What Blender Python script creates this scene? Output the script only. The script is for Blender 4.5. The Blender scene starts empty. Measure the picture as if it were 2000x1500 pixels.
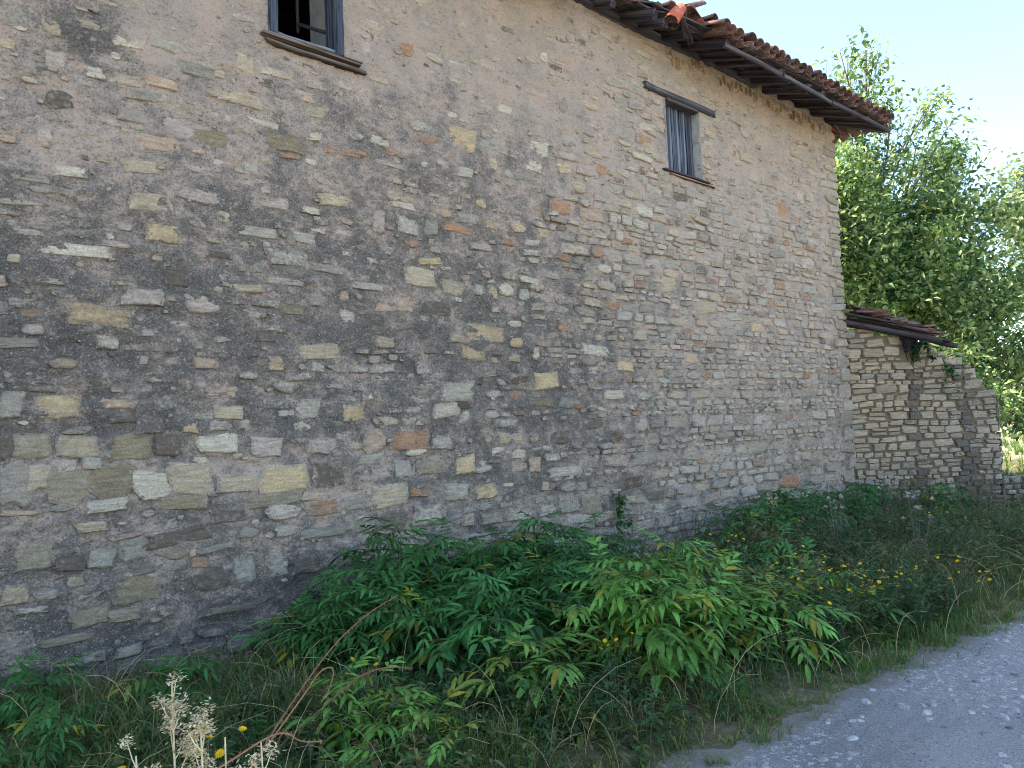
import bpy, bmesh, math, random
import numpy as np
from mathutils import Vector, Matrix, Euler

R = math.radians
random.seed(7)
rng = np.random.default_rng(11)
scn = bpy.context.scene
col = scn.collection

# ------------------------------------------------------------------ camera, sky, sun, exposure
EYE = Vector((0.0, -5.4, 1.6))
_a, _p, _r = R(48.0), R(3.0), R(2.5)
_fh = Vector((math.cos(_a), math.sin(_a), 0)); _rt = Vector((math.sin(_a), -math.cos(_a), 0)); _up = Vector((0, 0, 1))
_fw = _fh * math.cos(_p) + _up * math.sin(_p); _u = _up * math.cos(_p) - _fh * math.sin(_p)
_r2 = _rt * math.cos(_r) - _u * math.sin(_r); _u2 = _u * math.cos(_r) + _rt * math.sin(_r)
cd = bpy.data.cameras.new('camera'); cam = bpy.data.objects.new('camera', cd); col.objects.link(cam)
cam.matrix_world = Matrix(((_r2.x, _u2.x, -_fw.x, EYE.x), (_r2.y, _u2.y, -_fw.y, EYE.y), (_r2.z, _u2.z, -_fw.z, EYE.z), (0, 0, 0, 1)))
cd.sensor_width = 36.0; cd.lens = 1502.0 / 2000.0 * 36.0; cd.clip_start = 0.05; cd.clip_end = 6000
scn.camera = cam

SUN_TO = Vector((-0.62, 1.0, 1.58)).normalized()          # towards the sun, behind the house
elev = math.asin(SUN_TO.z)
sl = bpy.data.lights.new('sun', 'SUN'); sl.energy = 4.2; sl.angle = R(0.5); sl.color = (1.0, 0.93, 0.82)
sun = bpy.data.objects.new('sun', sl); col.objects.link(sun)
sun.rotation_euler = (-SUN_TO).to_track_quat('-Z', 'Y').to_euler()
w = bpy.data.worlds.new('World'); scn.world = w; w.use_nodes = True
wt = w.node_tree; wt.nodes.clear()
sky = wt.nodes.new('ShaderNodeTexSky'); sky.sky_type = 'NISHITA'; sky.sun_disc = False
sky.sun_elevation = elev; sky.sun_rotation = math.atan2(SUN_TO.x, SUN_TO.y)
sky.air_density = 1.0; sky.dust_density = 0.6; sky.ozone_density = 1.0; sky.altitude = 300
bg = wt.nodes.new('ShaderNodeBackground'); bg.inputs[1].default_value = 0.13
wo = wt.nodes.new('ShaderNodeOutputWorld')
wt.links.new(sky.outputs[0], bg.inputs[0]); wt.links.new(bg.outputs[0], wo.inputs[0])
vs = scn.view_settings; vs.view_transform = 'Standard'; vs.look = 'None'; vs.gamma = 1.0; vs.use_curve_mapping = False
vs.exposure = 2.10
scn.cycles.pixel_filter_type = 'BLACKMAN_HARRIS'; scn.cycles.filter_width = 1.0
scn.cycles.max_bounces = 6; scn.cycles.diffuse_bounces = 4; scn.cycles.transparent_max_bounces = 8

# ------------------------------------------------------------------ helpers
_T = rng.random((256, 256))
def vn(x, y, s=0):
    x = np.asarray(x, float) + s * 37.7; y = np.asarray(y, float) + s * 91.3
    xi = np.floor(x).astype(int); yi = np.floor(y).astype(int); fx = x - xi; fy = y - yi
    fx = fx * fx * (3 - 2 * fx); fy = fy * fy * (3 - 2 * fy)
    a = _T[xi & 255, yi & 255]; b = _T[(xi + 1) & 255, yi & 255]; c = _T[xi & 255, (yi + 1) & 255]; d = _T[(xi + 1) & 255, (yi + 1) & 255]
    return (a * (1 - fx) + b * fx) * (1 - fy) + (c * (1 - fx) + d * fx) * fy
def fbm(x, y, s=0, o=4):
    t = 0; k = 1.0; n = 0
    for i in range(o):
        t = t + k * vn(np.asarray(x) * 2 ** i, np.asarray(y) * 2 ** i, s + i * 3.3); n += k; k *= .5
    return t / n
def lin(r, g, b, k=1.0):
    f = lambda c: ((c / 255 + .055) / 1.055) ** 2.4 if c > 10 else c / 255 / 12.92
    return (f(r) * k, f(g) * k, f(b) * k)
def mesh(name, V, Fs, attrs=None, smooth=False):
    """V (n,3); Fs list of int arrays (m,k)"""
    V = np.asarray(V, np.float32); me = bpy.data.meshes.new(name)
    me.vertices.add(len(V)); me.vertices.foreach_set('co', V.ravel())
    Fs = [np.asarray(f, np.int32) for f in Fs if len(f)]
    tot = np.concatenate([np.full(len(f), f.shape[1], np.int32) for f in Fs]); idx = np.concatenate([f.ravel() for f in Fs])
    me.loops.add(len(idx)); me.loops.foreach_set('vertex_index', idx)
    st = np.zeros(len(tot), np.int32); st[1:] = np.cumsum(tot)[:-1]
    me.polygons.add(len(tot)); me.polygons.foreach_set('loop_start', st); me.polygons.foreach_set('loop_total', tot)
    me.polygons.foreach_set('use_smooth', np.full(len(tot), smooth))
    for k, a in (attrs or {}).items():
        a = np.asarray(a, np.float32)
        if a.ndim == 2:
            at = me.attributes.new(k, 'FLOAT_COLOR', 'POINT'); c = np.ones((len(V), 4), np.float32); c[:, :3] = a; at.data.foreach_set('color', c.ravel())
        else:
            at = me.attributes.new(k, 'FLOAT', 'POINT'); at.data.foreach_set('value', a)
    me.update(); me.validate()
    return me
def obj(name, me, mat=None, parent=None, loc=None, rot=None):
    o = bpy.data.objects.new(name, me); col.objects.link(o)
    if mat is not None and me is not None and len(me.materials) == 0: me.materials.append(mat)
    if parent is not None: o.parent = parent
    if loc is not None: o.location = loc
    if rot is not None: o.rotation_euler = rot
    return o
def tag(o, label=None, cat=None, group=None, kind=None):
    if label: o['label'] = label
    if cat: o['category'] = cat
    if group: o['group'] = group
    if kind: o['kind'] = kind
    return o
def empty(name, loc=(0, 0, 0), parent=None, rz=0):
    o = bpy.data.objects.new(name, None); col.objects.link(o); o.location = loc; o.rotation_euler = (0, 0, rz); o.empty_display_size = .1
    if parent is not None: o.parent = parent
    return o
class MB:
    def __init__(s): s.v = []; s.f3 = []; s.f4 = []; s.c = []; s.n = 0
    def add(s, V, f3=(), f4=(), c=(1, 1, 1)):
        V = np.asarray(V, float); s.v.append(V)
        if len(f3): s.f3.append(np.asarray(f3) + s.n)
        if len(f4): s.f4.append(np.asarray(f4) + s.n)
        c = np.asarray(c, float); s.c.append(np.tile(c, (len(V), 1)) if c.ndim == 1 else c); s.n += len(V)
    def me(s, name, smooth=False, **at):
        V = np.concatenate(s.v); F = []
        if s.f3: F.append(np.concatenate(s.f3))
        if s.f4: F.append(np.concatenate(s.f4))
        d = {'Col': np.concatenate(s.c)}; d.update(at)
        return mesh(name, V, F, d, smooth)
    def tube(s, P, r, n=5, c=(1, 1, 1)):
        P = np.asarray(P, float); r = np.broadcast_to(np.asarray(r, float), (len(P),)); T = np.gradient(P, axis=0)
        T /= np.linalg.norm(T, axis=1, keepdims=True) + 1e-9
        ref = np.array([0, 0, 1.]) if abs(T[:, 2]).mean() < .8 else np.array([1., 0, 0])
        A = np.cross(T, ref); A /= np.linalg.norm(A, axis=1, keepdims=True) + 1e-9; B = np.cross(T, A)
        an = np.linspace(0, 2 * np.pi, n, endpoint=False)
        V = P[:, None] + r[:, None, None] * (A[:, None] * np.cos(an)[None, :, None] + B[:, None] * np.sin(an)[None, :, None])
        i = np.arange(len(P) - 1)[:, None] * n; j = np.arange(n)[None]; k = (j + 1) % n
        f4 = np.stack([i + j, i + k, i + n + k, i + n + j], -1).reshape(-1, 4)
        cap = [np.arange(n)[::-1], np.arange(n) + (len(P) - 1) * n]
        f3 = [[q[0], q[a], q[a + 1]] for q in cap for a in range(1, n - 1)]
        s.add(V.reshape(-1, 3), f3, f4, c)
# ---- node helper
def material(name, rough=.9):
    m = bpy.data.materials.new(name); m.use_nodes = True; nt = m.node_tree; nt.nodes.clear()
    out = nt.nodes.new('ShaderNodeOutputMaterial'); b = nt.nodes.new('ShaderNodeBsdfPrincipled')
    b.inputs['Roughness'].default_value = rough; b.inputs['Specular IOR Level'].default_value = .25
    nt.links.new(b.outputs[0], out.inputs[0])
    return m, nt, b, out
class NT:
    def __init__(s, nt): s.t = nt
    def put(s, sock, v):
        if isinstance(v, bpy.types.NodeSocket): s.t.links.new(v, sock)
        elif isinstance(v, (tuple, list)) and len(v) == 3 and sock.type == 'RGBA': sock.default_value = (*v, 1)
        else: sock.default_value = v
    def pos(s, sc=(1, 1, 1), kind='world'):
        if kind == 'world': o = s.t.nodes.new('ShaderNodeNewGeometry').outputs['Position']
        else: o = s.t.nodes.new('ShaderNodeTexCoord').outputs['Object']
        m = s.t.nodes.new('ShaderNodeVectorMath'); m.operation = 'MULTIPLY'; s.t.links.new(o, m.inputs[0]); m.inputs[1].default_value = sc
        return m.outputs[0]
    def noise(s, v, scale, detail=3, rough=.55, out=0):
        n = s.t.nodes.new('ShaderNodeTexNoise'); s.t.links.new(v, n.inputs['Vector']); n.inputs['Scale'].default_value = scale
        n.inputs['Detail'].default_value = detail; n.inputs['Roughness'].default_value = rough; return n.outputs[out]
    def voro(s, v, scale, feat='F1', out='Distance'):
        n = s.t.nodes.new('ShaderNodeTexVoronoi'); n.feature = feat; s.t.links.new(v, n.inputs['Vector']); n.inputs['Scale'].default_value = scale
        return n.outputs[out]
    def m(s, op, a, b=0.0, c=0.0, clamp=False):
        n = s.t.nodes.new('ShaderNodeMath'); n.operation = op; n.use_clamp = clamp
        s.put(n.inputs[0], a); s.put(n.inputs[1], b); s.put(n.inputs[2], c); return n.outputs[0]
    def ss(s, v, lo, hi, a=0.0, b=1.0):
        n = s.t.nodes.new('ShaderNodeMapRange'); n.interpolation_type = 'SMOOTHSTEP'
        for i, q in enumerate((v, lo, hi, a, b)): s.put(n.inputs[i], q)
        return n.outputs[0]
    def mix(s, f, a, b, mode='MIX'):
        n = s.t.nodes.new('ShaderNodeMix'); n.data_type = 'RGBA'; n.blend_type = mode
        s.put(n.inputs[0], f); s.put(n.inputs[6], a); s.put(n.inputs[7], b); return n.outputs[2]
    def scale(s, c, v):
        n = s.t.nodes.new('ShaderNodeVectorMath'); n.operation = 'SCALE'; s.put(n.inputs[0], c); s.put(n.inputs['Scale'], v); return n.outputs[0]
    def attr(s, name, out='Fac'):
        n = s.t.nodes.new('ShaderNodeAttribute'); n.attribute_name = name; return n.outputs[out]
    def rnd(s): return s.t.nodes.new('ShaderNodeObjectInfo').outputs['Random']
    def bump(s, h, st, dist, b):
        n = s.t.nodes.new('ShaderNodeBump'); n.inputs['Strength'].default_value = st; n.inputs['Distance'].default_value = dist
        s.t.links.new(h, n.inputs['Height']); s.t.links.new(n.outputs[0], b.inputs['Normal'])

# ------------------------------------------------------------------ materials
def mortar_colour(n):
    p = n.pos(); st = n.attr('stain')
    n1 = n.noise(p, 3.2, 5, .62); n2 = n.noise(n.pos((1, 1, 1.6)), 12, 4, .62); n3 = n.noise(p, 75, 3, .65); n4 = n.noise(p, 210, 2, .6)
    tan = n.mix(n.ss(n1, .35, .65), lin(189, 166, 148), lin(172, 156, 142))
    tan = n.mix(n.m('MULTIPLY', n.ss(n2, .54, .70), .7), tan, lin(196, 184, 166))
    tan = n.mix(n.m('MULTIPLY', n.ss(n3, .5, .75), .8), tan, lin(140, 126, 110))
    dk = n.mix(n.ss(n2, .4, .65), lin(57, 53, 49), lin(93, 86, 78))
    dk = n.mix(n.ss(n4, .54, .66), dk, lin(150, 147, 142))
    a = n.m('MULTIPLY_ADD', n.m('SUBTRACT', n1, .5), 1.5, st)
    a = n.m('MULTIPLY_ADD', n.m('SUBTRACT', n2, .5), 1.5, a)
    a = n.m('MULTIPLY_ADD', n.m('SUBTRACT', n3, .5), 1.1, a)
    a = n.m('MULTIPLY_ADD', n.m('SUBTRACT', n4, .5), .8, a)
    f = n.ss(a, .18, 1.02)
    c = n.mix(n.m('MULTIPLY', f, .93), tan, dk)
    li = n.ss(n.noise(p, 48, 2, .5), .64, .73)                      # pale lichen spots
    c = n.mix(n.m('MULTIPLY', li, n.m('MULTIPLY_ADD', st, .5, .15)), c, lin(186, 184, 178))
    li = n.ss(n.noise(n.pos((1, 1, 2.2)), 17, 4, .7), .62, .72)     # washed out patches where the lime shows
    c = n.mix(n.m('MULTIPLY', li, .6), c, lin(176, 166, 150))
    fl = n.ss(n.noise(n.pos((1, 1, 1.9)), 38, 4, .75), .60, .66)    # pale flecks and pits of the rough coat
    c = n.mix(n.m('MULTIPLY', fl, n.m('MULTIPLY_ADD', st, .4, .3)), c, lin(196, 184, 164))
    pt = n.ss(n.noise(n.pos((1, 1, 1.6)), 31, 4, .75), .36, .42)
    c = n.mix(n.m('MULTIPLY', n.m('SUBTRACT', 1.0, pt), .45), c, lin(58, 54, 50))
    return c, n3, n4
def mat_mortar():
    m, nt, b, o = material('lime_mortar', .95); n = NT(nt)
    c, n3, n4 = mortar_colour(n)
    nt.links.new(c, b.inputs['Base Color'])
    n.bump(n.m('ADD', n3, n.m('MULTIPLY', n4, .6)), .9, .014, b); return m
def mat_stone(name='rubble_stone', smear=True):
    m, nt, b, o = material(name, .88); n = NT(nt); p = n.pos()
    c = n.attr('Col', 'Color'); st = n.attr('stain')
    sx = n.noise(n.pos((7, 7, 46)), 1, 3, .6); bl = n.noise(p, 16, 4, .6); fi = n.noise(p, 120, 3, .6)
    c = n.scale(c, n.ss(sx, .25, .75, .76, 1.2))
    c = n.scale(c, n.ss(fi, .25, .75, .68, 1.28))
    c = n.mix(n.m('MULTIPLY', n.ss(bl, .52, .7), .5), c, lin(168, 160, 146))
    d = n.ss(n.m('ADD', n.m('MULTIPLY', st, .55), n.m('SUBTRACT', n.noise(p, 30, 4, .7), .5)), .28, .55)
    if smear: d = n.m('MULTIPLY', d, n.m('ADD', n.attr('smear'), .3, clamp=True))
    c = n.mix(n.m('MULTIPLY', d, .75), c, lin(74, 71, 68))
    if smear:
        mc, n3, n4 = mortar_colour(n); e = n.attr('smear')
        e = n.m('MULTIPLY_ADD', n.m('SUBTRACT', n.noise(p, 26, 5, .75), .5), 2.2, e); e = n.m('MULTIPLY_ADD', n.m('SUBTRACT', n3, .5), 1.2, e)
        c = n.mix(n.ss(e, .40, .60), c, mc)
    nt.links.new(c, b.inputs['Base Color'])
    n.bump(n.m('ADD', n.m('MULTIPLY', sx, .6), n.m('ADD', n.m('MULTIPLY', fi, .7), n.m('MULTIPLY', bl, 1.2))), .8, .014, b); return m
def mat_wood(name, c1, c2, c3):
    m, nt, b, o = material(name, .85); n = NT(nt)
    g = n.noise(n.pos((.10, 26, 26), 'obj'), 1, 5, .6); g2 = n.noise(n.pos((.35, 9, 9), 'obj'), 1.7, 3, .6)
    c = n.mix(n.ss(g, .35, .6), c1, c2); c = n.mix(n.ss(g2, .5, .68), c, c3)
    c = n.scale(c, n.ss(n.rnd(), 0, 1, .7, 1.25))
    c = n.scale(c, n.ss(n.noise(n.pos((.3, 90, 90), 'obj'), 1, 2, .6), .38, .52, .35, 1.0))
    nt.links.new(c, b.inputs['Base Color']); n.bump(g, .9, .012, b); return m
def mat_tile(name, c1, c2, c3):
    m, nt, b, o = material(name, .9); n = NT(nt); p = n.pos(); r = n.rnd(); a = n.attr('Col', 'Color')
    c = n.mix(n.ss(n.noise(p, 5, 3), .4, .62), c1, c2); c = n.mix(n.ss(n.noise(p, 28, 4, .65), .5, .68), c, c3)
    c = n.scale(c, n.ss(r, 0, 1, .65, 1.3)); c = n.mix(1.0, c, a, 'MULTIPLY')
    nt.links.new(c, b.inputs['Base Color']); n.bump(n.noise(p, 60, 3), .5, .01, b); return m
def mat_leaf(name, tr=.35, rough=.55, vary=.35, tcol=(.55, .62, .12)):
    m, nt, b, o = material(name, rough); n = NT(nt)
    c = n.attr('Col', 'Color'); c = n.scale(c, n.ss(n.rnd(), 0, 1, 1 - vary, 1 + vary))
    c = n.scale(c, n.ss(n.noise(n.pos(), 40, 2), .3, .7, .8, 1.2))
    nt.links.new(c, b.inputs['Base Color']); b.inputs['Specular IOR Level'].default_value = .35
    t = nt.nodes.new('ShaderNodeBsdfTranslucent'); nt.links.new(n.mix(.55, c, n.scale(c, 1.7)), t.inputs[0])
    mx = nt.nodes.new('ShaderNodeMixShader'); mx.inputs[0].default_value = tr
    nt.links.new(b.outputs[0], mx.inputs[1]); nt.links.new(t.outputs[0], mx.inputs[2]); nt.links.new(mx.outputs[0], o.inputs[0])
    return m
def mat_col(name, rough=.85, nz=.2):
    m, nt, b, o = material(name, rough); n = NT(nt)
    c = n.scale(n.attr('Col', 'Color'), n.ss(n.noise(n.pos(), 55, 3), .3, .7, 1 - nz, 1 + nz)); nt.links.new(c, b.inputs['Base Color']); return m
def mat_flat(name, c, rough=.9):
    m, nt, b, o = material(name, rough); n = NT(nt); p = n.pos()
    q = n.mix(n.ss(n.noise(p, 9, 4, .6), .35, .7), c, tuple(v * .72 for v in c)); nt.links.new(q, b.inputs['Base Color']); n.bump(n.noise(p, 40, 3), .4, .01, b); return m
def mat_soil():
    m, nt, b, o = material('verge_soil', 1.0); n = NT(nt); p = n.pos()
    c = n.mix(n.ss(n.noise(p, 1.3, 5, .6), .35, .65), lin(96, 84, 62), lin(86, 84, 54))
    c = n.mix(n.ss(n.noise(p, 30, 3), .45, .7), c, lin(120, 108, 80)); nt.links.new(c, b.inputs['Base Color']); n.bump(n.noise(p, 25, 4), .8, .03, b); return m
def mat_field():
    m, nt, b, o = material('meadow_grass', 1.0); n = NT(nt); p = n.pos()
    c = n.mix(n.ss(n.noise(p, .12, 5, .6), .35, .65), lin(152, 138, 114), lin(118, 116, 88))
    c = n.mix(n.ss(n.noise(p, 6, 4), .4, .7), c, lin(126, 118, 90)); nt.links.new(c, b.inputs['Base Color']); n.bump(n.noise(p, 9, 4), .8, .05, b); return m
def mat_road():
    m, nt, b, o = material('gravel_road', .95); n = NT(nt); p = n.pos()
    c = n.mix(n.ss(n.noise(n.pos((.25, 1.6, 1)), 1.0, 4, .6), .4, .6), lin(150, 145, 138), lin(124, 120, 114))
    c = n.mix(n.m('MULTIPLY', n.ss(n.noise(p, 22, 4, .75), .53, .60), n.ss(n.noise(p, 1.1, 3), .42, .58)), c, lin(186, 182, 176))
    c = n.mix(n.ss(n.noise(p, 90, 3, .7), .52, .66), c, lin(92, 88, 84))
    c = n.mix(n.ss(n.noise(p, 160, 2, .6), .6, .68), c, lin(196, 194, 190))
    ed = n.m('MULTIPLY_ADD', n.m('SUBTRACT', n.noise(p, 9, 5, .7), .5), 1.6, n.attr('edge'))
    c = n.mix(n.m('MULTIPLY', n.ss(ed, .55, .85), .7), c, lin(122, 112, 96))
    nt.links.new(c, b.inputs['Base Color']); n.bump(n.m('ADD', n.noise(p, 26, 4, .7), n.m('MULTIPLY', n.noise(p, 120, 3), .6)), .8, .02, b); return m

M = dict(mortar=mat_mortar(), stone=mat_stone(), drystone=mat_stone('dry_stone', False), wood=mat_wood('weathered_wood', lin(104, 100, 104), lin(66, 64, 72), lin(128, 122, 120)),
         darkwood=mat_wood('dark_roof_timber', lin(84, 74, 76), lin(50, 44, 50), lin(108, 96, 94)),
         bluewood=mat_wood('faded_blue_grey_wood', lin(84, 90, 104), lin(48, 54, 66), lin(118, 123, 132)),
         sill=mat_wood('brown_sill_wood', lin(112, 94, 82), lin(68, 56, 50), lin(140, 128, 116)),
         tile=mat_tile('old_clay_tile', lin(112, 80, 70), lin(80, 64, 60), lin(134, 118, 108)),
         redtile=mat_tile('red_clay_tile', lin(178, 92, 66), lin(158, 80, 62), lin(190, 120, 96)),
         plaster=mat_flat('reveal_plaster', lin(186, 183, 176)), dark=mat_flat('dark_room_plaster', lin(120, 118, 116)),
         leaf=mat_leaf('danewort_leaf', .28), treeleaf=mat_leaf('tree_leaf', .3, .4, 0), grass=mat_leaf('grass_blade', .3, .7, 0),
         weed=mat_leaf('weed_leaf', .3, .7, .25), stem=mat_col('plant_stem'), bark=mat_col('bark', .95, .35), petal=mat_leaf('petal', .3, .6, .1),
         soil=mat_soil(), field=mat_field(), road=mat_road(), pebble=mat_col('pebble', .9, .25))
# ------------------------------------------------------------------ ground, road, verge
def grid(xs, ys, zf):
    X, Y = np.meshgrid(xs, ys, indexing='ij'); Z = zf(X, Y); V = np.stack([X, Y, Z], -1).reshape(-1, 3); ny = len(ys)
    i = np.arange(len(xs) - 1)[:, None] * ny; j = np.arange(ny - 1)[None]
    return V, np.stack([i + j, i + ny + j, i + ny + j + 1, i + j + 1], -1).reshape(-1, 4)
def edge_y(X): return -3.27 - .083 * (X - 3.13) + .06 * np.clip((5.5 - X) / 2.5, 0, 1) + (fbm(X * 1.1, X * 0 + 3.3, 5) - .5) * .16 + (fbm(X * 6, X * 0 + 1.3, 8, 2) - .5) * .08
def verge_z(X, Y):
    t = np.clip((Y - edge_y(X)) / .35, -1, 1); base = .055 * t
    return base + (fbm(X * 1.5, Y * 1.5, 2) - .5) * .09 * np.clip(t, 0, 1) + (fbm(X * 9, Y * 9, 4, 2) - .5) * .03
V, F = grid(np.concatenate([-np.geomspace(3000, 20, 14), np.linspace(-14, 40, 40), np.geomspace(50, 3000, 16)]), np.concatenate([-np.geomspace(3000, 12, 14), np.linspace(-10, 14, 20), np.geomspace(20, 3000, 16)]),
            lambda X, Y: -.06 + 0 * X)
tag(obj('ground', mesh('ground', V, [F], smooth=True), M['field']), 'grassy meadow stretching away to the horizon', kind='structure')
V, F = grid(np.concatenate([np.linspace(-7, .4, 30), np.linspace(.5, 14, 300), np.linspace(14.5, 40, 40)]), np.linspace(-4.6, 1.2, 110), verge_z)
tag(obj('verge', mesh('verge', V, [F], smooth=True), M['soil']), 'soil verge between the house wall and the road', kind='structure')
V, F = grid(np.concatenate([np.linspace(-25, 1, 50), np.linspace(1.1, 9, 200), np.linspace(9.3, 60, 60)]), np.linspace(-9.2, -2.6, 150),
            lambda X, Y: .006 + (fbm(X * .9, Y * .9, 12) - .5) * .03 + (fbm(X * 5, Y * 5, 14, 3) - .5) * .018)
tag(obj('road', mesh('road', V, [F], {'edge': np.clip(1 - (edge_y(V[:, 0]) - V[:, 1]) / .25, 0, 1)}, smooth=True), M['road']), 'pale compacted gravel road running past the house', kind='structure')
def pebbles(n, seed):
    r = np.random.default_rng(seed); mb = MB()
    k = 7; an = np.linspace(0, 2 * np.pi, k, endpoint=False)
    X = 1.2 + 9 * r.random(n) ** 1.4; Y = -3.1 - .07 * X - 2.8 * r.random(n) ** .8
    keep = (r.random(n) < .25 + .9 * (fbm(X * 1.3, Y * 1.3, 31) > .5)); X = X[keep]; Y = Y[keep]
    for x, y in zip(X, Y):
        s = .008 + .03 * r.random() ** 3.0; a = r.random() * 6.3; g = r.uniform(.8, 1.25); el = r.uniform(.5, 1)
        rad = s * (1 + .35 * (r.random(k) - .5)); px, py = rad * np.cos(an), rad * np.sin(an) * el
        px, py = px * math.cos(a) - py * math.sin(a), px * math.sin(a) + py * math.cos(a)
        z0 = .006 + (float(fbm(x * .9, y * .9, 12)) - .5) * .03 + (float(fbm(x * 5, y * 5, 14, 3)) - .5) * .018
        h = s * r.uniform(.15, .5)
        V = np.concatenate([np.c_[x + px, y + py, np.full(k, z0 - .004)], np.c_[x + px * .72, y + py * .72, np.full(k, z0 + h)]])
        i = np.arange(k); j = (i + 1) % k
        f4 = np.stack([i, j, j + k, i + k], -1); f3 = [[k, k + q, k + q + 1] for q in range(1, k - 1)]
        c = np.array(lin(158, 156, 152)) * g if r.random() < .7 else np.array(lin(116, 112, 108)) * g
        mb.add(V, f3, f4, c)
    return mb.me('gravel')
tag(obj('gravel', pebbles(5200, 5), M['pebble']), 'loose pale stones scattered over the gravel road', 'gravel', kind='stuff')

# ------------------------------------------------------------------ stone generator
PAL = dict(Y=(190, 164, 124), y=(178, 159, 130), O=(164, 122, 90), o=(182, 154, 128), p=(175, 157, 142), W=(192, 178, 154), w=(172, 161, 142), g=(144, 136, 120),
           r=(142, 129, 106), l=(136, 120, 92), b=(98, 86, 72), B=(92, 70, 54), v=(150, 138, 122))
def pal(k, mute=.30, m=(160, 150, 134)): a = np.array(lin(*PAL[k])); return a * (1 - mute) + np.array(lin(*m)) * mute
def stone_arrays(x, z, w, h, proud, sq, seed, n=12, depth=.05, edge=.012, ks=(1.0, .95, .80, .42), sm=(1.0, .8, .42, .1)):
    """one stone in wall coordinates: local (x along the wall, outwards = -y, z up); angular or rounded outline, rings and a rough face"""
    r = np.random.default_rng(seed)
    if sq > 3.5 or n == 12 and sq > 3:
        per = n // 4; cn = np.array([(-1, -1), (1, -1), (1, 1), (-1, 1)]) * (1 + r.uniform(-.26, .06, (4, 2))); pts = []
        for k in range(4):
            a, b = cn[k], cn[(k + 1) % 4]
            for q in range(per):
                t = q / per; f = .0 if q else 1.0; d = np.array([b[1] - a[1], a[0] - b[0]]); pts.append(a + (b - a) * (t + (r.uniform(-.1, .1) if q else 0)) + d * (r.uniform(-.05, .09) if q else 0))
        n = len(pts); pts = np.array(pts); ox, oz = pts[:, 0] * w / 2, pts[:, 1] * h / 2
    else:
        a = np.linspace(0, 2 * np.pi, n, endpoint=False) + r.uniform(0, .4); c, s = np.cos(a), np.sin(a); rad = (np.abs(c) ** sq + np.abs(s) ** sq) ** (-1 / sq) * (1 + .34 * (r.random(n) - .5))
        ox = c * rad * w / 2; oz = s * rad * h / 2
    ox = ox + r.uniform(-.2, .2) * oz; oz = oz + r.uniform(-.09, .09) * ox
    tilt = r.uniform(-.05, .05, 2)
    def ring(k, out): return np.c_[ox * k, -(out + tilt[0] * ox * k + tilt[1] * oz * k), oz * k]
    V = np.concatenate([ring(ks[0], -depth), ring(ks[1], proud - edge + (r.random(n) - .5) * .006), ring(ks[2], proud + (r.random(n) - .5) * .007), ring(ks[3], proud + .002 + (r.random(n) - .5) * .008), [[0, -(proud + .002), 0]]])
    i = np.arange(n); j = (i + 1) % n
    f4 = np.concatenate([np.stack([i + q * n, j + q * n, j + q * n + n, i + q * n + n], -1) for q in range(3)]); f3 = np.stack([i + 3 * n, j + 3 * n, np.full(n, 4 * n)], -1)
    global SMEAR
    SMEAR = np.concatenate([np.full(n, sm[0]), np.full(n, sm[1]), np.full(n, sm[2]), np.full(n, sm[3]), [sm[3]]]) + r.uniform(-.22, .22)
    return V, f3, f4
def idw(txt):
    P = np.array([[float(q) for q in s.split(',')] for s in txt.split(';')])
    def f(X, Z):
        X = np.asarray(X, float); Z = np.asarray(Z, float); sh = X.shape; x = X.ravel(); z = Z.ravel(); o = np.zeros(len(x))
        for k in range(0, len(x), 40000):
            d = ((x[k:k + 40000, None] - P[:, 0]) ** 2 / (1 + .0 * P[:, 0]) + (z[k:k + 40000, None] - P[:, 1]) ** 2 * 1.6 + .02) ** -1.6
            o[k:k + 40000] = (d * P[:, 2]).sum(1) / d.sum(1)
        return o.reshape(sh)
    return f
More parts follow.
